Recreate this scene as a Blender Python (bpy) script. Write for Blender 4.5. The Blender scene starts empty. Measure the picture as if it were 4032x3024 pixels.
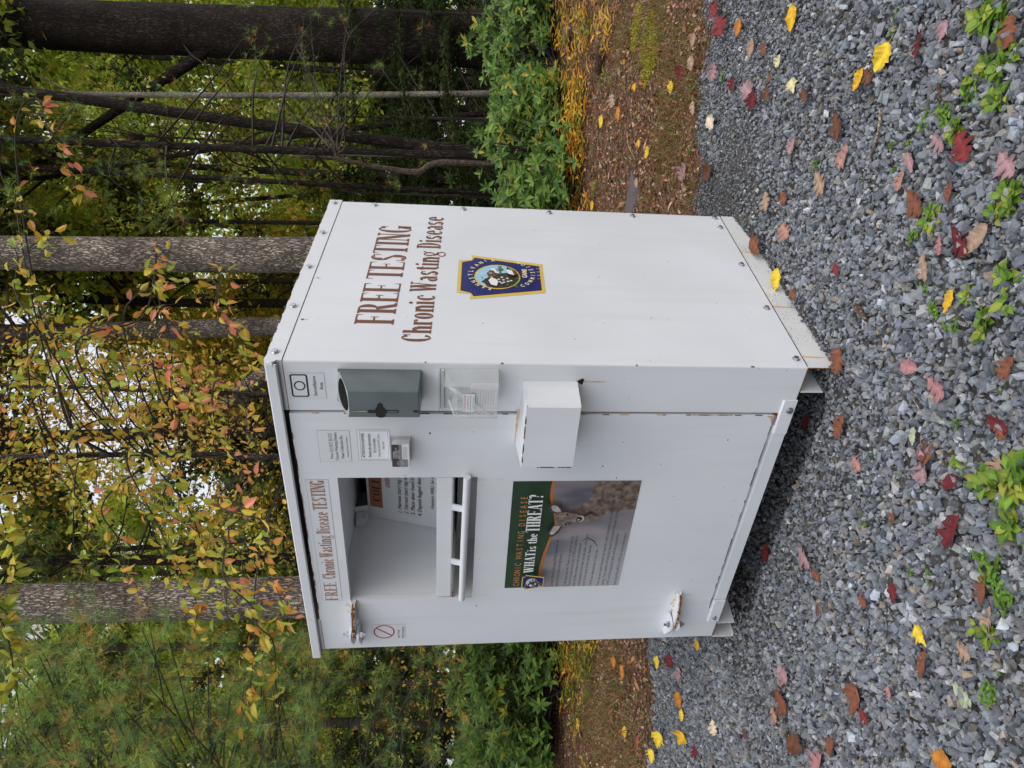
import bpy, math, random
import numpy as np
from mathutils import Matrix, Vector

rng = np.random.default_rng(11)
random.seed(5)
scene = bpy.context.scene
COL = scene.collection

# ---------------------------------------------------------------- camera
CAM = np.array([1.44321, -2.03475, 1.16982])
CR = np.array([[0.0531171, 0.79857669, 0.5995447],
               [-0.04118108, 0.60163329, -0.79771016],
               [-0.99773879, 0.01768215, 0.06484327]])   # columns: camera x, y, z (the phone was held sideways)
FPX = 2981.52
cd = bpy.data.cameras.new("camera")
cam = bpy.data.objects.new("camera", cd)
COL.objects.link(cam)
cd.sensor_width = 36.0
cd.lens = 36.0 * FPX / 4032.0
cd.clip_start = 0.05
cd.clip_end = 1500
mw = Matrix.Identity(4)
for i in range(3):
    for j in range(3):
        mw[i][j] = CR[i][j]
    mw[i][3] = CAM[i]
cam.matrix_world = mw
scene.camera = cam

# ---------------------------------------------------------------- sky, sun, exposure
SUN_EL, SUN_AZ = math.radians(50), math.radians(106)      # azimuth clockwise from +Y
w = bpy.data.worlds.new("World")
scene.world = w
w.use_nodes = True
nt = w.node_tree
bg = nt.nodes["Background"]
sky = nt.nodes.new("ShaderNodeTexSky")
sky.sky_type = 'NISHITA'
sky.sun_disc = False
sky.sun_elevation = SUN_EL
sky.sun_rotation = SUN_AZ
sky.air_density = 1.0
sky.dust_density = 4.0
sky.ozone_density = 1.0
hs = nt.nodes.new("ShaderNodeHueSaturation")
hs.inputs['Saturation'].default_value = 0.55
nt.links.new(sky.outputs[0], hs.inputs['Color'])
cloud = nt.nodes.new("ShaderNodeMix")            # white overcast over the blue
cloud.data_type = 'RGBA'
cloud.inputs[0].default_value = 0.55
nt.links.new(hs.outputs[0], cloud.inputs[6])
cloud.inputs[7].default_value = (7.0, 7.25, 7.7, 1)
nt.links.new(cloud.outputs[2], bg.inputs[0])
bg.inputs[1].default_value = 0.15
sl = bpy.data.lights.new("sun", 'SUN')
sl.energy = 0.95
sl.angle = math.radians(60)
sl.color = (1.0, 0.985, 0.97)
sun = bpy.data.objects.new("sun", sl)
COL.objects.link(sun)
sd = Vector((math.sin(SUN_AZ) * math.cos(SUN_EL), math.cos(SUN_AZ) * math.cos(SUN_EL), math.sin(SUN_EL)))
sun.rotation_euler = sd.to_track_quat('Z', 'Y').to_euler()
sun.location = (6, -6, 9)
vs = scene.view_settings
vs.view_transform = 'Standard'
vs.look = 'None'
vs.gamma = 1
vs.exposure = 0.20
vs.use_curve_mapping = False
cy = scene.cycles
cy.max_bounces = 6
cy.diffuse_bounces = 3
cy.glossy_bounces = 2
cy.transmission_bounces = 4
cy.transparent_max_bounces = 8
cy.use_denoising = True
cy.caustics_reflective = False
cy.caustics_refractive = False

# ---------------------------------------------------------------- helpers
BA = np.array([[0.97706922, -0.00519624, 0.03193293],
               [0.00346098, 0.99627242, -0.05449551],
               [-0.00620255, -0.0159805, 0.98959054]])     # the bin stands very slightly racked
BT = np.array([-0.0033628, 0.0132366, -0.00010645])
FWD = np.array([-0.6008, 0.7994])
RGT = np.array([0.7994, 0.6008])


def ground_z(x, y):
    x = np.asarray(x, float)
    y = np.asarray(y, float)
    s = (x - CAM[0]) * FWD[0] + (y - CAM[1]) * FWD[1]
    z = -0.112 + 0.055 * np.clip(s - 4.4, 0, 1e9) * (s < 30) + (s >= 30) * 0.055 * 25.6
    z = z + 0.010 * np.sin(x * 2.1 + 1.0) * np.cos(y * 1.7) + 0.006 * np.sin(x * 5.3 + y * 4.1)
    # gravel pushed up along the bin's far rail and its left rail
    z = z + 0.035 * np.exp(-(((y - 1.28) / 0.30) ** 2 + ((x - 0.04) / 0.22) ** 2))
    z = z + 0.030 * np.exp(-(((y - 0.1) / 0.5) ** 2 + ((x + 1.66) / 0.22) ** 2))
    z = z - 0.065 * np.clip((0.66 - np.abs(x + 0.78)) / .06, 0, 1) * np.clip((y + .02) / .10, 0, 1) * (y < 1.2)  # hollow added under the bin to deepen the shade below the door
    return z


def at(px, py, d):
    """a point d metres ahead of the camera, along the ray of a photo pixel"""
    return CAM + CR @ np.array([(px - 2016) / FPX * d, -(py - 1512) / FPX * d, -d])


def on_ground(px, py):
    v = CR @ np.array([(px - 2016) / FPX, -(py - 1512) / FPX, -1.0])
    t = 1.0
    for _ in range(40):
        p = CAM + v * t
        t = t + (ground_z(p[0], p[1]) - p[2]) / v[2] * 0.8
    return CAM + v * t


def spot(lat, fwd):
    """ground position from metres to the right of and ahead of the camera"""
    p = CAM[:2] + RGT * lat + FWD * fwd
    return np.array([p[0], p[1], float(ground_z(p[0], p[1]))])


def tag(o, label=None, cat=None, group=None, kind=None):
    if label: o["label"] = label
    if cat: o["category"] = cat
    if group: o["group"] = group
    if kind: o["kind"] = kind
    return o


def empty(name, loc, label, cat, group=None):
    o = bpy.data.objects.new(name, None)
    o.empty_display_size = 0.1
    COL.objects.link(o)
    o.location = tuple(float(v) for v in loc)
    return tag(o, label, cat, group)


def link_mesh(name, me, mats, parent=None):
    o = bpy.data.objects.new(name, me)
    for m in mats:
        me.materials.append(m)
    COL.objects.link(o)
    if parent is not None:
        o.parent = parent
    return o


def root_of(o):
    p = np.zeros(3)
    while o is not None:
        p = p + np.array(o.location)
        o = o.parent
    return p


class Soup:
    """many small pieces gathered into one numpy mesh with a colour per vertex"""
    def __init__(s):
        s.v, s.c, s.f, s.m, s.n = [], [], [], [], 0

    def add(s, V, F, C, mi=0):
        V = np.asarray(V, float).reshape(-1, 3)
        F = np.asarray(F, np.int64)
        C = np.asarray(C, float)
        if C.ndim == 1:
            C = np.tile(C, (len(V), 1))
        s.v.append(V)
        s.c.append(C)
        s.f.append(F + s.n)
        s.m.append(mi)
        s.n += len(V)

    def inst(s, tv, tf, M, P, C, tc=None, mi=0):
        tv = np.asarray(tv, float)
        tf = np.asarray(tf, np.int64)
        N = len(P)
        if N == 0:
            return
        V = np.einsum('nij,kj->nki', M, tv) + np.asarray(P)[:, None, :]
        F = tf[None] + (np.arange(N) * len(tv))[:, None, None]
        CC = np.repeat(np.asarray(C)[:, None, :], len(tv), 1)
        if tc is not None:
            CC = CC * np.asarray(tc)[None, :, None]
        s.add(V.reshape(-1, 3), F.reshape(-1, tf.shape[1]), CC.reshape(-1, 3), mi)

    def build(s, name, mats, parent=None, smooth=False, origin=None):
        V = np.concatenate(s.v)
        C = np.concatenate(s.c)
        if origin is None:
            origin = root_of(parent) if parent is not None else np.zeros(3)
        V = V - np.asarray(origin)
        me = bpy.data.meshes.new(name)
        nl = sum(f.size for f in s.f)
        nf = sum(len(f) for f in s.f)
        me.vertices.add(len(V))
        me.vertices.foreach_set('co', V.astype(np.float32).ravel())
        me.loops.add(nl)
        me.loops.foreach_set('vertex_index', np.concatenate([f.ravel() for f in s.f]).astype(np.int32))
        me.polygons.add(nf)
        tot = np.concatenate([np.full(len(f), f.shape[1]) for f in s.f]).astype(np.int32)
        st = np.concatenate([[0], np.cumsum(tot)[:-1]]).astype(np.int32)
        me.polygons.foreach_set('loop_start', st)
        me.polygons.foreach_set('loop_total', tot)
        me.polygons.foreach_set('material_index',
                                np.concatenate([np.full(len(f), m) for f, m in zip(s.f, s.m)]).astype(np.int32))
        me.polygons.foreach_set('use_smooth', np.full(nf, smooth))
        at_ = me.attributes.new('Col', 'FLOAT_COLOR', 'POINT')
        at_.data.foreach_set('color', np.concatenate([C, np.ones((len(C), 1))], 1).astype(np.float32).ravel())
        me.update()
        me.validate()
        o = link_mesh(name, me, mats if isinstance(mats, (list, tuple)) else [mats], parent)
        if parent is None:
            o.location = tuple(float(v) for v in origin)
        return o


def tube(pts, rad, n=8, wob=0.0, seed=0, cap=True):
    pts = np.asarray(pts, float)
    rad = np.asarray(rad, float)
    K = len(pts)
    T = np.gradient(pts, axis=0)
    T /= np.linalg.norm(T, axis=1, keepdims=True) + 1e-9
    ref = np.array([0.31, 0.17, 0.93]) if abs(T[0][2]) < 0.9 else np.array([1.0, 0.1, 0])
    A = np.cross(T, ref)
    A /= np.linalg.norm(A, axis=1, keepdims=True)
    B = np.cross(T, A)
    th = np.linspace(0, 2 * math.pi, n, endpoint=False)
    r = rad[:, None] * np.ones(n)
    if wob:
        g = np.random.default_rng(seed)
        ph = g.uniform(0, 6.28, 6)
        zz = np.arange(K)[:, None] * 0.35
        r = r * (1 + wob * (np.sin(3 * th + ph[0] + zz * .3) * .5 + np.sin(5 * th + ph[1] - zz * .2) * .3
                            + np.sin(2 * th + ph[2] + zz * .15) * .5) + g.normal(0, wob * .35, (K, n)))
    V = pts[:, None] + r[..., None] * (np.cos(th)[None, :, None] * A[:, None] + np.sin(th)[None, :, None] * B[:, None])
    V = V.reshape(-1, 3)
    i = np.arange(K - 1)[:, None] * n
    j = np.arange(n)[None]
    j2 = (j + 1) % n
    F = np.stack([i + j, i + j2, i + n + j2, i + n + j], -1).reshape(-1, 4)
    return V, F


def spline(P, k=8):
    P = np.asarray(P, float)
    out = []
    Q = np.vstack([2 * P[0] - P[1], P, 2 * P[-1] - P[-2]])
    for i in range(1, len(Q) - 2):
        a, b, c, d = Q[i - 1:i + 3]
        for t in np.linspace(0, 1, k, endpoint=False):
            out.append(.5 * ((2 * b) + (-a + c) * t + (2 * a - 5 * b + 4 * c - d) * t * t + (-a + 3 * b - 3 * c + d) * t ** 3))
    out.append(P[-1])
    return np.array(out)


def frames(Z, spin, scale):
    """rotation*scale matrices whose z axis is Z (leaf normal) and whose x axis is spun about it"""
    Z = np.asarray(Z, float)
    Z = Z / (np.linalg.norm(Z, axis=1, keepdims=True) + 1e-9)
    ref = np.where(np.abs(Z[:, 2:3]) < 0.9, np.array([[0, 0, 1.0]]), np.array([[1.0, 0, 0]]))
    X = np.cross(ref, Z)
    X /= np.linalg.norm(X, axis=1, keepdims=True) + 1e-9
    Y = np.cross(Z, X)
    c, s = np.cos(spin)[:, None], np.sin(spin)[:, None]
    X2 = c * X + s * Y
    Y2 = -s * X + c * Y
    return np.stack([X2, Y2, Z], -1) * np.asarray(scale)[:, None, None]


def frames_x(X, Zh, scale):
    """x axis along X, z axis as near Zh as possible"""
    X = X / (np.linalg.norm(X, axis=1, keepdims=True) + 1e-9)
    Y = np.cross(Zh, X)
    Y /= np.linalg.norm(Y, axis=1, keepdims=True) + 1e-9
    Z = np.cross(X, Y)
    return np.stack([X, Y, Z], -1) * np.asarray(scale)[:, None, None]


def rdir(n, g=None):
    v = (g or rng).normal(size=(n, 3))
    return v / np.linalg.norm(v, axis=1, keepdims=True)


def pick(cols, n, g=None, jit=.15, hue=.25):
    g = g or rng
    cols = np.asarray(cols, float)
    c = cols[g.integers(0, len(cols), n)]
    return np.clip(c * (1 + g.normal(0, jit, (n, 1))) * (1 + g.normal(0, jit * hue, (n, 3))), 0.003, 1)


LEAF_V = [(0, 0, 0), (.34, 0, -.015), (.7, 0, -.04), (1, 0, -.12), (.25, .2, .05), (.62, .2, .03), (.25, -.2, .05), (.62, -.2, .03)]
LEAF_F = [(0, 1, 4), (0, 6, 1), (1, 5, 4), (1, 2, 5), (1, 6, 7), (1, 7, 2), (2, 3, 5), (2, 7, 3)]
LEAF_C = [1.15, 1.2, 1.1, .9, .92, .95, .92, .95]
CARD_V = [(0, 0, 0), (.5, .3, .06), (1, 0, 0), (.5, -.3, .06)]
CARD_F = [(0, 2, 1), (0, 3, 2)]
NEED_V = [(0, .011, 0), (0, -.011, 0), (1, 0, -.06)]
NEED_F = [(0, 1, 2)]

# ---------------------------------------------------------------- materials
_mats = {}


def N(m, t, **kw):
    n = m.node_tree.nodes.new(t)
    for k, v in kw.items():
        setattr(n, k, v)
    return n


def mat(name, col=(.5, .5, .5), rough=.6, metal=0, var=0, vscale=8, bump=0, bscale=60, attr=False, transl=0,
        spec=.5, alpha=1, trans=0, tint=None):
    if name in _mats:
        return _mats[name]
    m = bpy.data.materials.new(name)
    m.use_nodes = True
    L = m.node_tree.links
    p = m.node_tree.nodes["Principled BSDF"]
    p.inputs['Roughness'].default_value = rough
    p.inputs['Metallic'].default_value = metal
    p.inputs['Specular IOR Level'].default_value = spec
    p.inputs['Alpha'].default_value = alpha
    p.inputs['Transmission Weight'].default_value = trans
    p.inputs['Base Color'].default_value = (*col, 1)
    src = None
    if attr:
        a = N(m, 'ShaderNodeAttribute', attribute_name='Col')
        src = a.outputs['Color']
    tc = N(m, 'ShaderNodeTexCoord')
    if var:
        no = N(m, 'ShaderNodeTexNoise')
        no.inputs['Scale'].default_value = vscale
        no.inputs['Detail'].default_value = 6
        L.new(tc.outputs['Object'], no.inputs['Vector'])
        mr = N(m, 'ShaderNodeMapRange')
        mr.inputs['From Min'].default_value = .3
        mr.inputs['From Max'].default_value = .7
        mr.inputs['To Min'].default_value = 1 - var
        mr.inputs['To Max'].default_value = 1 + var
        L.new(no.outputs['Fac'], mr.inputs['Value'])
        mx = N(m, 'ShaderNodeMix', data_type='RGBA', blend_type='MULTIPLY')
        mx.inputs[0].default_value = 1
        if src: L.new(src, mx.inputs[6])
        else: mx.inputs[6].default_value = (*col, 1)
        L.new(mr.outputs[0], mx.inputs[7])
        src = mx.outputs[2]
    if src: L.new(src, p.inputs['Base Color'])
    if bump:
        nb = N(m, 'ShaderNodeTexNoise')
        nb.inputs['Scale'].default_value = bscale
        nb.inputs['Detail'].default_value = 5
        L.new(tc.outputs['Object'], nb.inputs['Vector'])
        b = N(m, 'ShaderNodeBump')
        b.inputs['Strength'].default_value = bump
        b.inputs['Distance'].default_value = .01
        L.new(nb.outputs['Fac'], b.inputs['Height'])
        L.new(b.outputs[0], p.inputs['Normal'])
    if transl:
        t = N(m, 'ShaderNodeBsdfTranslucent')
        if src: L.new(src, t.inputs['Color'])
        else: t.inputs['Color'].default_value = (*col, 1)
        ms = N(m, 'ShaderNodeMixShader')
        ms.inputs[0].default_value = transl
        L.new(p.outputs[0], ms.inputs[1])
        L.new(t.outputs[0], ms.inputs[2])
        L.new(ms.outputs[0], m.node_tree.nodes['Material Output'].inputs['Surface'])
    _mats[name] = m
    return m


def paint_mat(name, col, specks=0.0, grime=.05, rough=.38):
    m = mat(name, col, rough, var=grime, vscale=2.5, bump=.10, bscale=2.2)
    L = m.node_tree.links
    p = m.node_tree.nodes["Principled BSDF"]
    src = p.inputs['Base Color'].links[0].from_socket
    tc = [n for n in m.node_tree.nodes if n.type == 'TEX_COORD'][0]
    mp = N(m, 'ShaderNodeMapping')                   # rain streaks: noise drawn out down the panel
    mp.inputs['Scale'].default_value = (9, 9, .55)
    L.new(tc.outputs['Object'], mp.inputs['Vector'])
    ns = N(m, 'ShaderNodeTexNoise')
    ns.inputs['Scale'].default_value = 2.0
    ns.inputs['Detail'].default_value = 7
    L.new(mp.outputs[0], ns.inputs['Vector'])
    ms = N(m, 'ShaderNodeMapRange')
    ms.inputs['From Min'].default_value = .52
    ms.inputs['From Max'].default_value = .78
    L.new(ns.outputs['Fac'], ms.inputs['Value'])
    mst = N(m, 'ShaderNodeMix', data_type='RGBA')
    L.new(ms.outputs[0], mst.inputs[0])
    L.new(src, mst.inputs[6])
    mst.inputs[7].default_value = (col[0] * .955, col[1] * .95, col[2] * .925, 1)
    src = mst.outputs[2]
    vo = N(m, 'ShaderNodeTexVoronoi')
    vo.inputs['Scale'].default_value = 34 if not specks else 120
    vo.inputs['Randomness'].default_value = 1
    L.new(tc.outputs['Object'], vo.inputs['Vector'])
    mr = N(m, 'ShaderNodeMapRange')
    mr.inputs['From Min'].default_value = .05 if not specks else .2
    mr.inputs['From Max'].default_value = .09 if not specks else .3
    mr.inputs['To Min'].default_value = 1
    mr.inputs['To Max'].default_value = 0
    L.new(vo.outputs['Distance'], mr.inputs['Value'])
    no = N(m, 'ShaderNodeTexNoise')
    no.inputs['Scale'].default_value = 9
    L.new(tc.outputs['Object'], no.inputs['Vector'])
    m2 = N(m, 'ShaderNodeMapRange')
    m2.inputs['From Min'].default_value = .60 if not specks else .42
    m2.inputs['From Max'].default_value = .66 if not specks else .6
    L.new(no.outputs['Fac'], m2.inputs['Value'])
    mu = N(m, 'ShaderNodeMath', operation='MULTIPLY')
    L.new(mr.outputs[0], mu.inputs[0])
    L.new(m2.outputs[0], mu.inputs[1])
    mx = N(m, 'ShaderNodeMix', data_type='RGBA')
    L.new(mu.outputs[0], mx.inputs[0])
    L.new(src, mx.inputs[6])
    mx.inputs[7].default_value = (.10, .08, .06, 1)
    L.new(mx.outputs[2], p.inputs['Base Color'])
    return m


def bark_mat(name, c1, c2, sc=(24, 24, 5), bump=1.0):
    m = bpy.data.materials.new(name)
    m.use_nodes = True
    L = m.node_tree.links
    p = m.node_tree.nodes["Principled BSDF"]
    p.inputs['Roughness'].default_value = .9
    p.inputs['Specular IOR Level'].default_value = .2
    tc = N(m, 'ShaderNodeTexCoord')
    mp = N(m, 'ShaderNodeMapping')
    mp.inputs['Scale'].default_value = sc
    L.new(tc.outputs['Object'], mp.inputs['Vector'])
    no = N(m, 'ShaderNodeTexNoise')
    no.inputs['Scale'].default_value = 1.4
    no.inputs['Detail'].default_value = 8
    L.new(mp.outputs[0], no.inputs['Vector'])
    ad = N(m, 'ShaderNodeMix', data_type='RGBA', blend_type='LINEAR_LIGHT')
    ad.inputs[0].default_value = .75
    L.new(mp.outputs[0], ad.inputs[6])
    L.new(no.outputs['Color'], ad.inputs[7])
    vo = N(m, 'ShaderNodeTexVoronoi', feature='DISTANCE_TO_EDGE')
    vo.inputs['Scale'].default_value = 2.1
    L.new(ad.outputs[2], vo.inputs['Vector'])
    mr = N(m, 'ShaderNodeMapRange')
    mr.inputs['From Max'].default_value = .22
    L.new(vo.outputs['Distance'], mr.inputs['Value'])
    n2 = N(m, 'ShaderNodeTexNoise')
    n2.inputs['Scale'].default_value = 2.2
    n2.inputs['Detail'].default_value = 7
    L.new(tc.outputs['Object'], n2.inputs['Vector'])
    cm = N(m, 'ShaderNodeMix', data_type='RGBA')
    cm.inputs[6].default_value = (*c1, 1)
    cm.inputs[7].default_value = (*c2, 1)
    L.new(mr.outputs[0], cm.inputs[0])
    m3 = N(m, 'ShaderNodeMapRange')
    m3.inputs['From Min'].default_value = .3
    m3.inputs['From Max'].default_value = .7
    m3.inputs['To Min'].default_value = .5
    m3.inputs['To Max'].default_value = 1.4
    L.new(n2.outputs['Fac'], m3.inputs['Value'])
    mu = N(m, 'ShaderNodeMix', data_type='RGBA', blend_type='MULTIPLY')
    mu.inputs[0].default_value = 1
    L.new(cm.outputs[2], mu.inputs[6])
    L.new(m3.outputs[0], mu.inputs[7])
    L.new(mu.outputs[2], p.inputs['Base Color'])
    b = N(m, 'ShaderNodeBump')
    b.inputs['Strength'].default_value = bump
    b.inputs['Distance'].default_value = .02
    hh = N(m, 'ShaderNodeMath', operation='ADD')
    L.new(mr.outputs[0], hh.inputs[0])
    L.new(no.outputs['Fac'], hh.inputs[1])
    L.new(hh.outputs[0], b.inputs['Height'])
    L.new(b.outputs[0], p.inputs['Normal'])
    return m


M_white = paint_mat('white_paint', (.72, .735, .76))
M_rail = paint_mat('speckled_paint', (.66, .66, .65), specks=1, grime=.12, rough=.6)
M_rust = mat('rust', (.20, .075, .02), .9, var=.6, vscale=60)
M_stain = mat('rust_stain', (.58, .40, .22), .7, var=.35, vscale=40)
M_dark = mat('dark_gap_and_shade', (.012, .011, .010), .8)  # near black for seams and for shade painted into openings
M_metal = mat('zinc_bolt', (.55, .56, .58), .3, metal=1, var=.2, vscale=80)
M_grey = mat('grey_plastic', (.115, .140, .142), .38, var=.10, vscale=14)
M_greyl = mat('grey_plastic_rim', (.30, .33, .33), .45)
M_clear = mat('clear_acrylic', (.80, .82, .82), .08, alpha=.20, spec=.8)
M_acry = mat('acrylic_edge_and_glare', (.70, .72, .70), .15, alpha=.6)  # plastic edges, and the painted glare strips on the leaflet holder
M_paper = mat('paper', (.80, .81, .83), .5)
M_film = mat('label_film', (.70, .715, .735), .4)
M_ink = mat('black_ink', (.02, .02, .022), .5)
M_brown = mat('brown_vinyl', (.170, .052, .018), .45)
M_tan = mat('faded_brown_vinyl', (.33, .15, .08), .5)
M_red = mat('red_ink', (.45, .025, .02), .5)
M_navy = mat('navy_vinyl', (.012, .016, .14), .4)
M_gold = mat('gold_vinyl', (.75, .50, .07), .4)
M_cream = mat('cream_vinyl', (.80, .72, .35), .4)
M_skyb = mat('pale_blue_vinyl', (.35, .60, .75), .4)
M_hill = mat('violet_vinyl', (.30, .33, .62), .4)
M_deer = mat('dark_brown_vinyl', (.045, .03, .015), .4)
M_wht = mat('white_vinyl', (.82, .82, .82), .4)
M_grn = mat('green_vinyl', (.03, .26, .03), .4)
M_dgrn = mat('poster_green', (.014, .042, .016), .45, var=.5, vscale=5)
M_orng = mat('poster_orange', (.45, .15, .03), .45)
M_pbg = mat('poster_blur', (.20, .19, .215), .5, var=.45, vscale=6)
M_pbg2 = mat('poster_pale', (.42, .42, .44), .5, var=.25, vscale=5)
M_fur = mat('printed_fur', (.17, .12, .095), .6, var=.7, vscale=45)
M_furl = mat('printed_pale_fur', (.42, .36, .33), .6, var=.35, vscale=60)
M_furd = mat('printed_dark_fur', (.05, .035, .03), .6)

M_cstain = mat('cream_stain', (.64, .58, .45), .6, var=.12, vscale=30)


def poster_ground():
    """the blurred grey wood printed behind the deer, paling towards the text"""
    m = mat('poster_print', (.2, .2, .2), .5)
    L = m.node_tree.links
    p = m.node_tree.nodes["Principled BSDF"]
    tc = [n for n in m.node_tree.nodes if n.type == 'TEX_COORD'][0]
    sx = N(m, 'ShaderNodeSeparateXYZ')
    L.new(tc.outputs['Object'], sx.inputs[0])
    out = []
    for ax, a, b in (('X', .14, -.26), ('Z', 1.00, .72)):
        mr = N(m, 'ShaderNodeMapRange', interpolation_type='SMOOTHSTEP')
        mr.inputs['From Min'].default_value = a
        mr.inputs['From Max'].default_value = b
        L.new(sx.outputs[ax], mr.inputs['Value'])
        out.append(mr.outputs[0])
    mu = N(m, 'ShaderNodeMath', operation='MULTIPLY')
    L.new(out[0], mu.inputs[0])
    L.new(out[1], mu.inputs[1])
    mp = N(m, 'ShaderNodeMapping')
    mp.inputs['Scale'].default_value = (9, 9, 3)
    L.new(tc.outputs['Object'], mp.inputs['Vector'])
    no = N(m, 'ShaderNodeTexNoise')
    no.inputs['Scale'].default_value = 1.3
    no.inputs['Detail'].default_value = 1.5
    L.new(mp.outputs[0], no.inputs['Vector'])
    cr = N(m, 'ShaderNodeValToRGB')
    cr.color_ramp.elements[0].position = .32
    cr.color_ramp.elements[0].color = (.075, .075, .10, 1)
    cr.color_ramp.elements[1].position = .68
    cr.color_ramp.elements[1].color = (.27, .225, .235, 1)
    L.new(no.outputs['Fac'], cr.inputs[0])
    mx = N(m, 'ShaderNodeMix', data_type='RGBA')
    L.new(mu.outputs[0], mx.inputs[0])
    L.new(cr.outputs[0], mx.inputs[6])
    mx.inputs[7].default_value = (.43, .43, .455, 1)
    L.new(mx.outputs[2], p.inputs['Base Color'])
    return m


M_print = poster_ground()

M_streak = mat('grime_run', (.68, .665, .61), .5, var=.08, vscale=30)
import bmesh
# ================================================================ the collection bin
class MB:
    """pieces given in the bin's own frame (x along the door, y into the bin, z up), joined into one part"""
    def __init__(s):
        s.v, s.f, s.m, s.mats, s.sm = [], [], [], [], []

    def mi(s, m):
        if m not in s.mats: s.mats.append(m)
        return s.mats.index(m)

    def poly(s, V, F, m, smooth=False):
        n = len(s.v)
        s.v += [tuple(p) for p in V]
        s.f += [tuple(i + n for i in f) for f in F]
        s.m += [s.mi(m)] * len(F)
        s.sm += [smooth] * len(F)
        return s

    def box(s, x0, x1, y0, y1, z0, z1, m, b=0.0):
        if b <= 0:
            V = [(x, y, z) for x in (x0, x1) for y in (y0, y1) for z in (z0, z1)]
            return s.poly(V, [(0, 1, 3, 2), (4, 6, 7, 5), (0, 4, 5, 1), (2, 3, 7, 6), (0, 2, 6, 4), (1, 5, 7, 3)], m)
        bm = bmesh.new()
        bmesh.ops.create_cube(bm, size=1)
        for v in bm.verts:
            v.co = ((x0 + x1) / 2 + v.co.x * (x1 - x0), (y0 + y1) / 2 + v.co.y * (y1 - y0), (z0 + z1) / 2 + v.co.z * (z1 - z0))
        bmesh.ops.bevel(bm, geom=bm.edges[:], offset=b, segments=2, affect='EDGES', profile=.5)
        s.poly([v.co[:] for v in bm.verts], [[v.index for v in f.verts] for f in bm.faces], m)
        bm.free()
        return s

    def prism(s, prof, axis, a, b, m, smooth=False):
        """closed outline extruded along an axis from a to b"""
        n = len(prof)

        def P(p, t):
            if axis == 2: return (p[0], p[1], t)
            if axis == 1: return (p[0], t, p[1])
            return (t, p[0], p[1])
        V = [P(p, a) for p in prof] + [P(p, b) for p in prof]
        F = [(i, (i + 1) % n, n + (i + 1) % n, n + i) for i in range(n)]
        s.poly(V, F, m, smooth)
        s.poly(V, [tuple(range(n))[::-1], tuple(range(n, 2 * n))], m)
        return s

    def cyl(s, c, axis, r, h, n, m, smooth=True, r2=None):
        r2 = r if r2 is None else r2
        c = np.array(c, float)
        d = np.zeros(3); d[axis] = 1
        a = np.zeros(3); a[(axis + 1) % 3] = 1
        b = np.zeros(3); b[(axis + 2) % 3] = 1
        V = []
        for k, rr in ((0, r), (h, r2)):
            for i in range(n):
                t = 2 * math.pi * i / n
                V.append(c + d * k + (a * math.cos(t) + b * math.sin(t)) * rr)
        s.poly(V, [(i, (i + 1) % n, n + (i + 1) % n, n + i) for i in range(n)], m, smooth)
        s.poly(V, [tuple(range(n))[::-1], tuple(range(n, 2 * n))], m)
        return s

    def rod(s, pts, r, n, m):
        V, F = tube(pts, [r] * len(pts), n)
        s.poly(V, F, m, True)
        s.poly(V, [tuple(range(n)), tuple(range(len(V) - n, len(V)))], m)
        return s

    def build(s, name, parent, label=None):
        V = np.array(s.v) @ BA.T + BT - root_of(parent)
        me = bpy.data.meshes.new(name)
        me.from_pydata([tuple(v) for v in V], [], s.f)
        me.polygons.foreach_set('material_index', s.m)
        me.polygons.foreach_set('use_smooth', s.sm)
        me.update()
        o = link_mesh(name, me, s.mats, parent)
        if label: o["label"] = label
        return o


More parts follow.
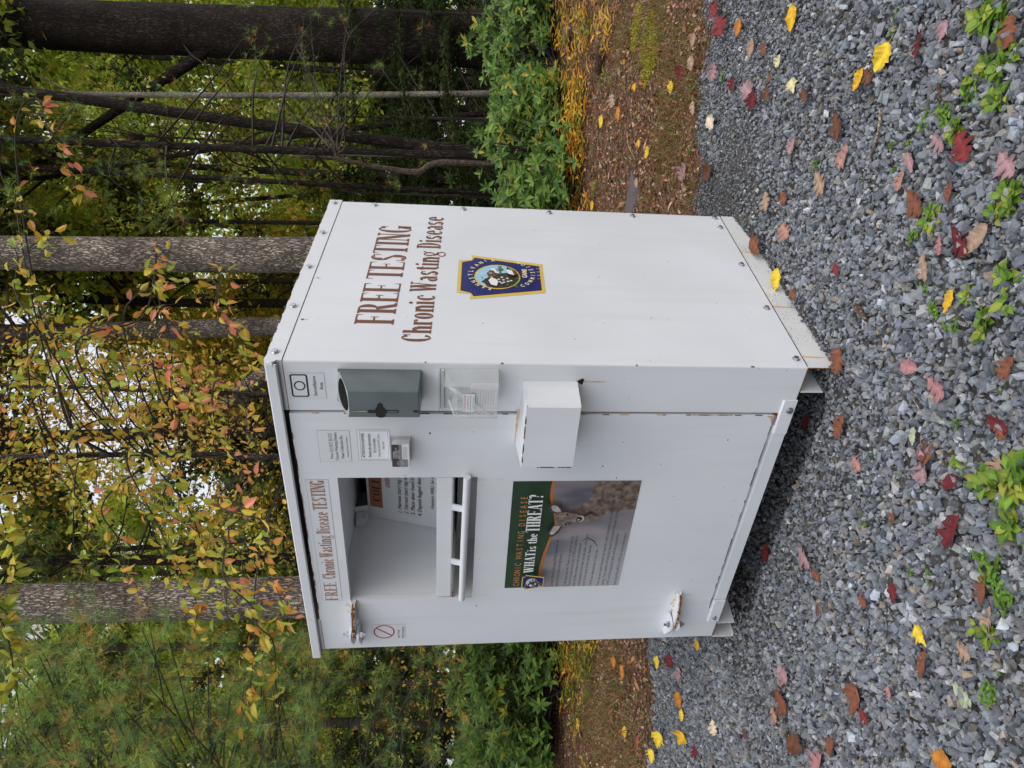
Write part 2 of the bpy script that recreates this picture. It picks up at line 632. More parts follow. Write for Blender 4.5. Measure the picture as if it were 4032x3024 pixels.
# ---- flat artwork: a sheet maps (u right, v up, lift) onto a face of the bin
class Sheet:
    def __init__(s, mb, fn, base=.0004, step=.00025):
        s.mb, s.fn, s.l, s.step = mb, fn, base, step

    def up(s, k=1):
        s.l += s.step * k
        return s

    def poly(s, P, m, up=True):
        if up: s.up()
        s.mb.poly([s.fn(u, v, s.l) for u, v in P], [tuple(range(len(P)))], m)
        return s

    def rect(s, u0, u1, v0, v1, m):
        return s.poly([(u0, v0), (u1, v0), (u1, v1), (u0, v1)], m)

    def frame(s, u0, u1, v0, v1, t, m):
        s.up()
        for a in ((u0, u1, v0, v0 + t), (u0, u1, v1 - t, v1), (u0, u0 + t, v0 + t, v1 - t), (u1 - t, u1, v0 + t, v1 - t)):
            s.poly([(a[0], a[2]), (a[1], a[2]), (a[1], a[3]), (a[0], a[3])], m, up=False)
        return s

    def ell(s, cu, cv, ru, rv, m, n=36, a0=0, a1=2 * math.pi):
        return s.poly([(cu + ru * math.cos(a0 + (a1 - a0) * i / n), cv + rv * math.sin(a0 + (a1 - a0) * i / n))
                       for i in range(n + (a1 - a0 < 6.2))], m)

    def ring(s, cu, cv, ru, rv, t, m, n=40):
        s.up()
        for i in range(n):
            q = []
            for k, (a, b) in ((i, (ru, rv)), (i + 1, (ru, rv)), (i + 1, (ru - t, rv - t)), (i, (ru - t, rv - t))):
                th = 2 * math.pi * k / n
                q.append((cu + a * math.cos(th), cv + b * math.sin(th)))
            s.poly(q, m, up=False)
        return s

    def text(s, txt, u, v, h, m, w=None, align='L', bold=0.0, italic=0.0, cond=.8, rot=0.0):
        """sans lettering: baseline start (u, v), cap height h, optional total width w"""
        V, F, W = glyphs(txt, bold)
        if not len(V): return s
        sx = h * cond if w is None else w / W
        tw = W * sx
        u0 = u if align == 'L' else (u - tw / 2 if align == 'C' else u - tw)
        s.up()
        c, n = math.cos(rot), math.sin(rot)
        P = []
        for x, y in V:
            a, b = x * sx + italic * y * h, y * h
            P.append(s.fn(u0 + a * c - b * n, v + a * n + b * c, s.l))
        s.mb.poly(P, F, m)
        return s

    def slab(s, txt, u, v, h, m, w, sx=None):
        """condensed slab-serif lettering"""
        parts, W = slab_layout(txt)
        k = w / W
        for i, q in enumerate(parts):
            l = s.l + s.step * (1 + .06 * (i % 9))
            s.mb.poly([s.fn(u + x * k, v + y * h, l) for x, y in q], [tuple(range(len(q)))], m)
        return s.up(2)


_gl = {}


def glyphs(txt, bold=0.0):
    if (txt, bold) in _gl: return _gl[(txt, bold)]
    cu = bpy.data.curves.new("lettering", 'FONT')
    cu.body = txt
    cu.resolution_u = 2
    cu.offset = bold
    o = bpy.data.objects.new("lettering", cu)
    COL.objects.link(o)
    dg = bpy.context.evaluated_depsgraph_get()
    me = bpy.data.meshes.new_from_object(o.evaluated_get(dg))
    V = np.array([(v.co.x, v.co.y) for v in me.vertices]).reshape(-1, 2)
    F = [tuple(p.vertices) for p in me.polygons]
    bpy.data.objects.remove(o)
    bpy.data.curves.remove(cu)
    bpy.data.meshes.remove(me)
    if len(V):
        V = V / 0.70
        V[:, 0] -= V[:, 0].min()
        W = V[:, 0].max()
    else: W = 1
    _gl[(txt, bold)] = (V, F, W)
    return _gl[(txt, bold)]


# ---- a small condensed slab-serif alphabet drawn as bars and arcs (cap height 1)
TK, TN = .150, .046          # thick stem, thin bar


def _bar(x0, y0, x1, y1): return [(x0, y0), (x1, y0), (x1, y1), (x0, y1)]
def _stem(x, y0=0, y1=1, w=TK): return _bar(x - w / 2, y0, x + w / 2, y1)


def _serif(x, y, up, w=.125):
    t = .032
    a = TK / 2
    if up: return [(x - w, y), (x + w, y), (x + w, y + t), (x + a, y + t * 2.3), (x - a, y + t * 2.3), (x - w, y + t)]
    return [(x - w, y), (x - w, y - t), (x - a, y - t * 2.3), (x + a, y - t * 2.3), (x + w, y - t), (x + w, y)]


def _arc(cx, cy, rx, ry, a0, a1, n=10, tk=TK, tn=TN):
    q = []
    for i in range(n):
        t0, t1 = [math.radians(a0 + (a1 - a0) * k / n) for k in (i, i + 1)]
        p = []
        for t, inn in ((t0, 0), (t1, 0), (t1, 1), (t0, 1)):
            p.append((cx + (rx - inn * tk) * math.cos(t), cy + (ry - inn * tn) * math.sin(t)))
        q.append(p)
    return q


def _diag(x0, y0, x1, y1, w): return [(x0 - w / 2, y0), (x0 + w / 2, y0), (x1 + w / 2, y1), (x1 - w / 2, y1)]
def _flag(x, y, d, h=.13): return [(x, y), (x + .03, y), (x + .03, y - h * d), (x - .02, y - .03 * d)]


X = .66     # x-height


def slab_glyph(ch):
    S, A, G = [], [], _serif
    w = .5
    if ch == 'F': S = [_stem(.13), G(.13, 0, 1), G(.13, 1, 0), _bar(.13, 1 - TN, .46, 1), _flag(.44, 1, 1, .2), _bar(.13, .5, .36, .5 + TN), _bar(.34, .42, .37, .62)]
    elif ch == 'E': S = [_stem(.13), G(.13, 0, 1), G(.13, 1, 0), _bar(.13, 1 - TN, .46, 1), _flag(.44, 1, 1, .2), _bar(.13, .5, .36, .5 + TN), _bar(.34, .42, .37, .62), _bar(.13, 0, .48, TN), _flag(.46, 0, -1, .2)]
    elif ch == 'L': S = [_stem(.13), G(.13, 0, 1), G(.13, 1, 0), _bar(.13, 0, .46, TN), _flag(.44, 0, -1, .22)]
    elif ch == 'R': S = [_stem(.13), G(.13, 0, 1), G(.13, 1, 0), _bar(.13, 1 - TN, .28, 1), _bar(.13, .48, .28, .48 + TN), _diag(.44, 0, .28, .5, TK), G(.47, 0, 1, .08)]; A = [_arc(.26, .74, .2, .26, -90, 90)]; w = .56
    elif ch == 'D': S = [_stem(.13), G(.13, 0, 1), G(.13, 1, 0), _bar(.13, 1 - TN, .26, 1), _bar(.13, 0, .26, TN)]; A = [_arc(.24, .5, .24, .5, -90, 90, 14)]; w = .53
    elif ch == 'T': S = [_stem(.25), G(.25, 0, 1), _bar(.02, 1 - TN, .48, 1), _flag(.47, 1, 1, .22), [(.03, 1), (.0, 1), (.0, .78), (.05, .97)]]
    elif ch == 'I': S = [_stem(.14), G(.14, 0, 1), G(.14, 1, 0)]; w = .28
    elif ch == 'H': S = [_stem(.13), G(.13, 0, 1), G(.13, 1, 0), _stem(.43), G(.43, 0, 1), G(.43, 1, 0), _bar(.13, .48, .43, .48 + TN)]; w = .56
    elif ch == 'A': S = [_diag(.43, 0, .27, 1, TK), _diag(.1, 0, .25, 1, .045), G(.43, 0, 1, .11), G(.1, 0, 1, .09), _bar(.15, .3, .4, .3 + TN)]; w = .54
    elif ch == 'N': S = [_stem(.09, w=.05), G(.09, 0, 1, .09), G(.07, 1, 0, .09), _diag(.42, 0, .12, 1, TK * 1.1), _stem(.44, w=.05), G(.44, 1, 0, .09)]; w = .53
    elif ch == 'W': S = [_diag(.22, 0, .09, 1, TK), _diag(.24, 0, .36, 1, .045), _diag(.48, 0, .36, 1, TK), _diag(.5, 0, .62, 1, .045), G(.08, 1, 0, .09), G(.35, 1, 0, .09), G(.62, 1, 0, .09)]; w = .72
    elif ch == 'C': S = [_stem(.44, .72, .97, .03), [(.4, .9), (.455, .97), (.455, .7)]]; A = [_arc(.26, .5, .23, .515, 40, 322, 16)]; w = .5
    elif ch == 'G': S = [_stem(.44, .72, .97, .03), _stem(.42, 0.02, .4), G(.42, .42, 0, .1), [(.4, .9), (.455, .97), (.455, .7)]]; A = [_arc(.26, .5, .23, .515, 40, 330, 16)]; w = .54
    elif ch == 'O': A = [_arc(.26, .5, .24, .515, 0, 360, 20)]; w = .52
    elif ch == 'S': S = [_stem(.4, .74, .98, .03), _stem(.07, .02, .27, .03), [(.08, .72), (.2, .62), (.42, .34), (.42, .2), (.3, .37), (.08, .58)]]; A = [_arc(.24, .76, .18, .255, 40, 200), _arc(.24, .26, .18, .275, -150, 25)]; w = .48
    elif ch == '?': S = [_bar(.17, .3, .22, .46)]; A = [_arc(.19, .74, .18, .26, -80, 160), _arc(.19, .09, .075, .1, 0, 360, 10, .074, .099)]; w = .42
    elif ch == 'h': S = [_stem(.12), G(.12, 0, 1, .11), [(.03, 1), (.12, 1), (.12, .93), (.03, .96)], _stem(.38, 0, .48), G(.38, 0, 1, .1)]; A = [_arc(.27, .44, .165, .24, 0, 160)]; w = .5
    elif ch == 'n': S = [_stem(.12, 0, X), G(.12, 0, 1, .11), [(.03, X), (.12, X), (.12, X - .07), (.03, X - .04)], _stem(.38, 0, .48), G(.38, 0, 1, .1)]; A = [_arc(.27, .44, .165, .24, 0, 160)]; w = .5
    elif ch == 'r': S = [_stem(.12, 0, X), G(.12, 0, 1, .11), [(.03, X), (.12, X), (.12, X - .07), (.03, X - .04)]]; A = [_arc(.27, .52, .12, .15, 20, 170, 8, .07), _arc(.32, .57, .05, .06, 0, 360, 8, .049, .059)]; w = .37
    elif ch == 'i': S = [_stem(.12, 0, X), G(.12, 0, 1, .11), [(.03, X), (.12, X), (.12, X - .07), (.03, X - .04)]]; A = [_arc(.11, .87, .07, .075, 0, 360, 10, .069, .074)]; w = .25
    elif ch == 'o': A = [_arc(.23, X / 2, .2, X / 2 + .015, 0, 360, 18)]; w = .46
    elif ch == 'c': A = [_arc(.23, X / 2, .2, X / 2 + .015, 50, 315, 14), _arc(.35, .5, .055, .06, 0, 360, 8, .054, .059)]; w = .42
    elif ch == 'e': S = [_bar(.1, .33, .38, .33 + TN)]; A = [_arc(.23, X / 2, .2, X / 2 + .015, 2, 318, 16)]; w = .44
    elif ch == 'a': S = [_stem(.33, .04, .5), [(.33, .0), (.44, .03), (.44, .06), (.33, .09)]]; A = [_arc(.22, .46, .165, .215, 0, 150), _arc(.21, .17, .17, .19, 70, 300), ]; w = .46
    elif ch == 's': S = [_stem(.33, .48, .64, .03), _stem(.06, .02, .19, .03), [(.06, .47), (.2, .38), (.36, .22), (.36, .12), (.26, .23), (.07, .36)]]; A = [_arc(.2, .5, .155, .175, 40, 200), _arc(.2, .17, .155, .19, -150, 25)]; w = .41
    elif ch == 't': S = [_stem(.15, .1, .86), _bar(.03, X - TN, .3, X), [(.03, X), (.1, .86), (.16, .86), (.16, X)]]; A = [_arc(.245, .12, .15, .135, 180, 320, 8)]; w = .34
    elif ch == 'g': A = [_arc(.2, .44, .165, .23, 0, 360, 14, .085), _arc(.21, -.08, .2, .17, 0, 360, 16, .06), ]; S = [[(.06, .24), (.12, .24), (.16, .06), (.38, .06), (.38, .12), (.12, .13)], [(.33, .6), (.42, .7), (.46, .66), (.36, .54)]]; w = .45
    out = list(S)
    for a in A: out += a
    return out, w


def slab_layout(txt):
    x, out = 0, []
    for ch in txt:
        if ch == ' ':
            x += .22
            continue
        g, w = slab_glyph(ch)
        out += [[(px + x, py) for px, py in q] for q in g]
        x += w + .015
    return out, x


W_, D_, H_ = 1.556, 1.233, 1.75
bin_root = empty('collection_bin', BT + BA @ np.array([-W_ / 2, D_ / 2, -.1]),
                 'white steel deer head collection bin standing on the gravel', 'collection bin')

# shell --------------------------------------------------------------
mb = MB()
R = .007
cor = [(-R + R * math.sin(a), R - R * math.cos(a)) for a in np.linspace(0, math.pi / 2, 6)]
prof = [(-.205, .014), (-.2065, .004), (-.203, 0)] + cor + [(0, D_ - .01), (-.003, D_), (-.03, D_), (-.03, D_ - .003), (-.004, D_ - .003),
       (-.004, .010), (-.010, .004), (-.200, .004), (-.202, .014)]
mb.prism(prof, 2, 0, H_, M_white)
g = random.Random(3)
for (z, h) in ((.19, .012), (.60, .006), (1.05, .008), (1.30, .005)):      # chips along the edge
    mb.poly([(-.003, -.0006, z), (.0006, .002, z + .002), (.0006, .004, z + h), (-.002, -.0006, z + h * 1.2)], [(0, 1, 2, 3)], M_ink)
for z, y in ((1.742, .24), (1.768, .53)):
    pass
for y, z, r in ((.241, 1.7343, .006), (.53, 1.735, .004)):                  # rust bleeding from two spot welds
    mb.poly([(.0007, y + r * math.cos(a) * .8, z + r * math.sin(a)) for a in np.linspace(0, 6, 8)], [tuple(range(8))], M_rust)
    mb.poly([(.0005, y - r * .5, z), (.0005, y + r * .5, z), (.0005, y + r * .3, z - r * 3.5), (.0005, y - r * .2, z - r * 3)], [(0, 1, 2, 3)], M_stain)
for y, z in ((.24, 1.12), (.52, 1.36), (.9, .62), (.3, .5), (.75, .35), (1.0, .9), (.15, .8), (.6, .66), (.42, .22)):
    mb.cyl((.0002, y, z), 0, .0022, .0005, 6, M_ink)
mb.build('side_panel', bin_root)

mb = MB()
mb.prism([(-W_ + R, 0), (-1.3435, 0), (-1.3425, .003), (-1.343, .014), (-1.347, .014), (-1.347, .004), (-W_ + .008, .004), (-W_ + .004, .009),
          (-W_ + .004, D_), (-W_, D_), (-W_, R), (-W_ + .002, .002)], 2, 0, H_, M_white)
mb.build('hinge_side_panel', bin_root)
mb = MB()
mb.box(-W_ + .005, -.031, D_ - .004, D_ - .0005, 0, H_ - .002, M_white)
mb.build('back_panel', bin_root)
mb = MB()
mb.box(-W_ + .005, -.005, .016, D_ - .006, .004, .008, M_white)
mb.build('floor_panel', bin_root)

# lid ------------------------------------------------------------------
mb = MB()
Zl = 1.8055
mb.prism([(-.022, 1.768), (-.022, 1.797), (-.018, 1.801), (.0, Zl), (D_ + .004, Zl), (D_ + .004, 1.752), (D_ - .0, 1.752), (D_ - .0, 1.80),
          (.012, 1.80), (.006, 1.7965), (-.016, 1.792), (-.016, 1.764)], 0, -1.585, -.004, M_white)
mb.prism([(-.001, 1.752), (D_ + .004, 1.752), (D_ + .004, Zl), (0, Zl), (-.022, 1.799), (-.022, 1.788), (-.008, 1.772), (-.001, 1.768)], 0, -.004, .0022, M_white)
mb.box(-.204, -.004, .0015, .0045, 1.752, 1.793, M_white)
mb.box(-1.556, -1.3435, .0015, .0045, 1.752, 1.793, M_white)
mb.box(-1.585, -1.578, -.0175, .02, 1.7655, 1.7995, M_white)
mb.box(-.012, .0005, -.0235, -.0145, 1.775, 1.798, M_white, .002)
for x0, x1 in ((-.2045, -.001), (-1.556, -1.3435)):
    mb.box(x0, x1, .0006, .0012, 1.7500, 1.7528, M_rust)
mb.box(.0006, .0012, .002, D_, 1.7503, 1.7519, M_dark)
for i in range(46):                                                          # rust along the lid's top edge
    y = g.uniform(0, D_)
    mb.box(-.001, .0028, y, y + g.uniform(.01, .05), Zl - g.uniform(.0008, .0025), Zl + .0005, M_rust)
    x = g.uniform(-1.57, -.02)
    mb.box(x, x + g.uniform(.01, .05), -.0005, .002, Zl - .0012, Zl + g.uniform(.0003, .0009), M_rust)
mb.build('lid', bin_root)

# bolts ------------------------------------------------------------------
def bolt(y, z, x=.0022, r=.0105, axis=0, pos=None):
    mb = MB()
    if axis == 0:
        mb.cyl((x, y, z), 0, r * 1.25, .0022, 16, M_metal)
        mb.cyl((x + .0022, y, z), 0, r, .007, 6, M_metal, False, r * .93)
    else:
        c = pos
        mb.cyl((c[0], c[1] - .0022, c[2]), 1, r * 1.25, .0022, 16, M_metal)
        mb.cyl((c[0], c[1] - .009, c[2]), 1, r * .93, .007, 6, M_metal, False, r)
    return mb.build('bolt', bin_root)


for y in (.042, .323, .610, .903, 1.201): bolt(y, 1.781)
for y, z in ((1.199, 1.6065), (1.191, 1.2126), (1.189, .822), (1.190, .43), (1.2044, .0303), (1.102, .0296), (.742, .029), (.390, .027), (.049, .0258)):
    bolt(y, z, .0)

# skid rails ----------------------------------------------------------------
for x0, x1, nm in ((-.110, -.001, 0), (-1.556, -1.452, 1)):
    mb = MB()
    t = .004
    x_out, x_in = (x1, x0) if nm == 0 else (x0, x1)
    d = 1 if nm == 0 else -1
    mb.box(min(x_out, x_out - d * t), max(x_out, x_out - d * t), .0, D_, -.106, -.001, M_rail)
    mb.box(min(x_in, x_in + d * t), max(x_in, x_in + d * t), .0, D_, -.089, -.0052, M_white)
    mb.box(x0 + t, x1 - t, .0, D_, -.0052, -.0012, M_white)
    mb.box(min(x_out - d * t, x_out - d * .018), max(x_out - d * t, x_out - d * .018), .001, D_, -.106, -.102, M_rail)
    for yy in (.06, .40, .86):
        if nm == 0:
            mb.poly([(x_out + .0006, yy, -.002), (x_out + .0006, yy + .012, -.002), (x_out + .0006, yy + .004, -.09), (x_out + .0006, yy, -.085)], [(0, 1, 2, 3)], M_stain)
    mb.box(x0 + .0045, x1 - .001, -.0012, -.0002, -.0045, -.0012, M_rust)
    mb.box(x_out - .003, x_out + .0004, -.001, .0, -.106, -.004, M_rust if nm == 0 else M_white)
    if nm == 0: mb.box(.0004, .0010, .005, D_, -.0028, .0000, M_dark)
    mb.build('skid_rail', bin_root)

# kick strip under the door ----------------------------------------------
mb = MB()
mb.prism([(.0055, -.006), (.0015, -.006), (.0015, .040), (.004, .047), (.016, .054), (.03, .056), (.03, .052), (.0055, .042)], 0, -1.43, -.206, M_white)
for x0, x1 in ((-.301, -.141), (-1.434, -1.280)):
    mb.box(x0, x1, -.0065, -.0002, -.0055, .043, M_white, .0015)
    mb.prism([(-.006, .0435), (-.0005, .0435), (.010, .052), (.004, .052)], 0, x0 + .002, x1 - .002, M_white)
mb.box(-.216, -.206, .0005, .0011, .045, .07, M_rust)
mb.box(-.262, -.212, -.0003, .0012, .0455, .052, M_rust)
mb.build('kick_strip', bin_root)
bolt(0, 0, axis=1, pos=(-.187, -.0065, .0135))
bolt(0, 0, axis=1, pos=(-1.403, -.0065, .020), r=.008)

# door ------------------------------------------------------------------
DX0, DX1, DZ0, DZ1 = -1.3405, -.2140, .0625, 1.752
OX0, OX1, OZ0, OZ1 = -1.213, -.512, 1.119, 1.6185
yf, yb = -.0045, .020
mb = MB()
xs, zs = [DX0, OX0, OX1, DX1], [DZ0, OZ0, OZ1, DZ1]
for i in range(3):
    for j in range(3):
        if i == 1 and j == 1: continue
        for y in (yf, yb):
            V = [(xs[i], y, zs[j]), (xs[i + 1], y, zs[j]), (xs[i + 1], y, zs[j + 1]), (xs[i], y, zs[j + 1])]
            mb.poly(V, [(0, 1, 2, 3) if y == yf else (3, 2, 1, 0)], M_white)
for (a, b, c, d) in ((DX0, DX1, DZ0, DZ1), (OX0, OX1, OZ0, OZ1)):
    for P, Q in (((a, c), (b, c)), ((b, c), (b, d)), ((b, d), (a, d)), ((a, d), (a, c))):
        mb.poly([(P[0], yf, P[1]), (Q[0], yf, Q[1]), (Q[0], yb, Q[1]), (P[0], yb, P[1])], [(0, 1, 2, 3)], M_white)
for i in range(34):                                      # rust and grime along the door's edges
    z = g.uniform(.07, 1.7)
    mb.box(DX1 - .0004, DX1 + .001, yf - .0004, yf + .004, z, z + g.uniform(.005, .05), M_rust if g.random() < .45 else M_stain)
for i in range(30):
    x = g.uniform(DX0, DX1 - .05)
    mb.box(x, x + g.uniform(.01, .06), yf - .0004, yf + .003, DZ1 - g.uniform(.001, .004), DZ1 + .0006, M_rust)
    x = g.uniform(DX0, DX1 - .05)
    mb.box(x, x + g.uniform(.01, .05), yf - .0004, yf + .002, DZ0 - .0006, DZ0 + g.uniform(.0008, .003), M_ink)
mb.poly([(DX1 - .04, yf - .0005, DZ0 + .001), (DX1 - .0005, yf - .0005, DZ0 + .001), (DX1 - .0005, yf - .0005, DZ0 + .03), (DX1 - .012, yf - .0005, DZ0 + .012)], [(0, 1, 2, 3)], M_stain)
for x, z, r in ((-.52, .60, .003), (-.62, .36, .002), (-.33, .21, .003), (-1.0, .30, .002), (-.27, .99, .004), (-1.27, 1.10, .0035), (-1.16, .86, .002), (-.45, .44, .002), (-.5, 1.38, .002), (-.46, .66, .0035), (-.30, 1.29, .004), (-.34, .60, .002)):
    mb.poly([(x + r * math.cos(a) * 1.2, yf - .0005, z + r * math.sin(a) * .8) for a in np.linspace(0, 5.4, 7)], [tuple(range(7))], M_ink)
for x, z0, L, wd_ in ((-.525, 1.118, .10, .012), (-1.20, 1.118, .07, .010), (-1.235, .195, .05, .014), (-1.25, 1.585, .07, .012), (-.36, .797, .06, .006), (-.64, .36, .05, .003), (-.285, .98, .05, .004), (-1.0, DZ0 + .16, .12, .004), (-.45, DZ0 + .2, .14, .003)):
    mb.poly([(x - wd_ / 2, yf - .0003, z0), (x + wd_ / 2, yf - .0003, z0), (x + wd_ * .2, yf - .0003, z0 - L), (x - wd_ * .1, yf - .0003, z0 - L * .9)], [(0, 1, 2, 3)], M_streak)
mb.build('door', bin_root)

# drop drawer behind the opening -----------------------------------------
mb = MB()
mb.box(OX0 - .004, OX0 - .0005, .021, .62, 1.04, 1.70, M_white)
mb.box(OX1 + .0005, OX1 + .004, .021, .62, 1.04, 1.70, M_white)
mb.box(OX0, OX1, .021, .62, 1.660, 1.664, M_white)
mb.box(OX0, OX1, .616, .620, 1.04, 1.66, M_dark)  # near-black sheet stands in for the shade at the chute's rear
mb.box(OX0, OX1, .310, .314, 1.04, 1.196, M_white)
mb.box(OX0, OX1, .021, .31, 1.04, 1.044, M_white)
mb.box(OX0, OX1, .0205, .05, 1.100, 1.112, M_stain)
mb.build('chute_liner', bin_root)
mb = MB()
mb.box(-1.206, -.516, -.002, .002, 1.2105, 1.2675, M_white, .0015)
mb.box(-1.206, -.516, .0025, .47, 1.2065, 1.2095, M_white)
mb.box(-1.206, -.516, .004, .02, 1.262, 1.266, M_white)
mb.box(-1.2125, -1.18, -.0015, .0025, 1.199, 1.204, M_rust)
mb.build('drop_tray', bin_root)


def back_plane(u, v, l):            # the leaning back plate of the chute
    t = (v - 1.289) / .309
    return (u, .383 + .079 * t - .003 - l, v)


mb = MB()
mb.poly([back_plane(-1.2115, 1.21, 0), back_plane(-.514, 1.21, 0), back_plane(-.514, 1.603, 0), back_plane(-1.2115, 1.603, 0)], [(0, 1, 2, 3)], M_white)
mb.poly([back_plane(-1.2115, 1.21, -.004), back_plane(-.514, 1.21, -.004), back_plane(-.514, 1.603, -.004), back_plane(-1.2115, 1.603, -.004)], [(3, 2, 1, 0)], M_white)
mb.box(-1.212, -1.16, .398, .44, 1.607, 1.650, M_white)
mb.poly([(-1.212, .44, 1.66), (-1.13, .44, 1.66), (-1.13, .452, 1.60), (-1.212, .452, 1.60)], [(0, 1, 2, 3)], M_white)
bp = mb.build('chute_back_plate', bin_root)
mb = MB()
S = Sheet(mb, back_plane)
S.rect(-1.165, -.60, 1.22, 1.598, M_film)
S.rect(-1.14, -.62, 1.533, 1.592, mat('sign_heading', (.36, .13, .065), .5))
S.slab('COLLECTION', -1.105, 1.542, .036, M_ink, .37)
S.text('DEER HEADS', -1.000, 1.497, .019, M_red, w=.17, bold=.01, italic=.2)
for i, t in enumerate(('1. Harvest (ear) tag must be attached', '2. Harvest (ear) tag must be complete', '3. Place deer head in plastic bag', '4. Deposit bagged deer head in bin')):
    S.text(t, -1.148 , 1.448 - i * .0305, .0185, M_ink, w=.40 if i < 2 else .365, italic=.2, bold=.006)
S.text('Hunters WILL be notified', -1.085, 1.300, .016, M_ink, w=.26, italic=.2)
S.text('Antlers and skulls not returned', -1.085, 1.275, .016, M_ink, w=.31, italic=.2)
mb.build('instruction_sign', bin_root, 'grey instruction sheet with an orange heading inside the chute')

# pull bar ----------------------------------------------------------------
mb = MB()
P = [(-1.199, -.022, 1.1630), (-1.196, -.022, 1.1630), (-.85, -.023, 1.161), (-.497, -.022, 1.157), (-.494, -.022, 1.157)]
mb.rod(P, .0135, 18, M_white)
for x in (-.668, -.979):
    mb.prism([(-.006, 1.2098), (.000, 1.2098), (-.013, 1.158), (-.021, 1.158)], 0, x - .015, x + .015, M_white)
mb.build('pull_bar', bin_root)

# hinges ------------------------------------------------------------------
for zc, up in ((1.607, 1), (.222, 0)):
    mb = MB()
    arm = [(-1.215, -.0046), (-1.212, -.018), (-1.24, -.045), (-1.30, -.064), (-1.385, -.062), (-1.392, -.046), (-1.34, -.0046)]
    mb.prism(arm, 2, zc - .007, zc + .007, M_white)
    e = [(-1.214, -.0215), (-1.24, -.0475), (-1.30, -.0665), (-1.384, -.0645), (-1.384, -.0618), (-1.30, -.0638), (-1.24, -.0445), (-1.214, -.019)]
    mb.prism(e, 2, zc - (.003 if up else .0075), zc + (.004 if up else .001), M_rust)
    for k in range(16):                                       # weld bead along the arm
        x = -1.215 - k * .0078
        mb.cyl((x, -.0075 - g.uniform(0, .002), zc + .007), 2, .006, .004, 8, M_white if g.random() < .75 else M_stain)
        mb.cyl((x, -.0075, zc - .011), 2, .006, .004, 8, M_white)
    for s_ in (-1, 1):
        fork = [(-1.362, -.0005), (-1.356, -.03), (-1.362, -.062), (-1.378, -.072), (-1.40, -.072), (-1.495, -.024), (-1.50, -.0005)]
        z0 = zc + (.0115 if s_ > 0 else -.0205)
        mb.prism(fork, 2, z0, z0 + .009, M_white)
    for k in range(22):
        x = g.uniform(-1.40, -1.22)
        yy = -.0665 + max(0, (x + 1.30)) * .45 + max(0, -(x + 1.37)) * .2
        mb.box(x, x + g.uniform(.004, .016), yy - .0012, yy + .004, zc - .0078, zc + g.uniform(-.006, .0075), M_rust if g.random() < .6 else M_stain)
    for k in range(9):
        x, z_ = g.uniform(-1.30, -1.215), zc + g.choice((-1, 1)) * g.uniform(.008, .026)
        q = [(x + .012 * g.uniform(.5, 1.2) * math.cos(a), -.00485 - k * .00006, z_ + .007 * g.uniform(.5, 1.2) * math.sin(a)) for a in np.linspace(0, 5.5, 8)]
        mb.poly(q, [tuple(range(8))], M_cstain)
    mb.build('hinge', bin_root)
    mb = MB()
    mb.cyl((-1.380, -.050, zc - .045), 2, .0065, .092, 12, M_metal)
    mb.cyl((-1.380, -.050, zc + .0215), 2, .0135, .011, 6, M_metal, False)
    mb.cyl((-1.380, -.050, zc - .0345), 2, .0135, .0125, 6, M_metal, False)
    mb.build('hinge_bolt', bin_root)

# hood over the padlock ----------------------------------------------------
mb = MB()
hx0, hx1, hd = -.345, -.0735, -.132
prof = [(hx0, 0), (hx0, hd + .004), (hx0 + .004, hd), (hx1 - .006, hd), (hx1, hd + .007), (hx1 - .001, -.05), (hx1 + .002, 0)]
inn = [(hx1 - .002, 0), (hx1 - .005, -.05), (hx1 - .004, hd + .008), (hx1 - .008, hd + .004), (hx0 + .006, hd + .004), (hx0 + .004, hd + .008), (hx0 + .004, 0)]
zb, zt = .797, .9745
mb.prism(prof + inn, 2, zb, zt, M_white)
mb.poly([(hx0, 0, zt + .0175), (hx0, hd, zt + .0005), (hx1, hd, zt + .0005), (hx1, 0, zt + .006)], [(0, 1, 2, 3)], M_white)
mb.poly([(hx0, 0, zt), (hx0, hd, zt - .0005), (hx1, hd, zt - .0005), (hx1, 0, zt)], [(3, 2, 1, 0)], M_white)
mb.poly([(hx0, hd, zt), (hx1, hd, zt), (hx1, hd, zt + .0005), (hx0, hd, zt + .0005)], [(0, 1, 2, 3)], M_white)
mb.poly([(hx0, 0, zt), (hx0, hd, zt), (hx0, hd, zt + .0005), (hx0, 0, zt + .0175)], [(3, 2, 1, 0)], M_white)
mb.poly([(hx1, 0, zt), (hx1, hd, zt), (hx1, hd, zt + .0005), (hx1, 0, zt + .006)], [(0, 1, 2, 3)], M_white)
mb.poly([(hx0 - .004, -.006, zt + .012), (hx1 - .12, -.006, zt + .012), (hx1 - .12, -.0045, zt + .020), (hx0 - .002, -.0045, zt + .020)], [(0, 1, 2, 3)], M_stain)
for i in range(14):
    x = g.uniform(hx0, hx1 - .06)
    mb.box(x, x + g.uniform(.006, .03), hd - .0006, hd + .001, zt - g.uniform(.001, .0032), zt + .0012, M_rust if g.random() < .5 else M_ink)
    z = g.uniform(zb, zt - .04)
    mb.box(hx0 - .0005, hx0 + g.uniform(.0008, .003), hd - .0006, hd + .002, z, z + g.uniform(.005, .025), M_rust if g.random() < .6 else M_ink)
mb.poly([(hx1 - .001, -.0006, zb + .012), (hx1 - .001, -.0006, zb), (hx1 - .012, -.0008, zb - .017), (hx1 + .010, -.0008, zb - .022), (hx1 + .016, -.0008, zb - .016)], [(0, 1, 2, 3, 4)], M_dark)
mb.poly([(hx1 - .001, -.0005, zb - .02), (hx1 + .004, -.0005, zb - .02), (hx1 + .003, -.0005, zb - .10), (hx1, -.0005, zb - .09)], [(0, 1, 2, 3)], M_stain)
mb.build('lock_hood', bin_root)

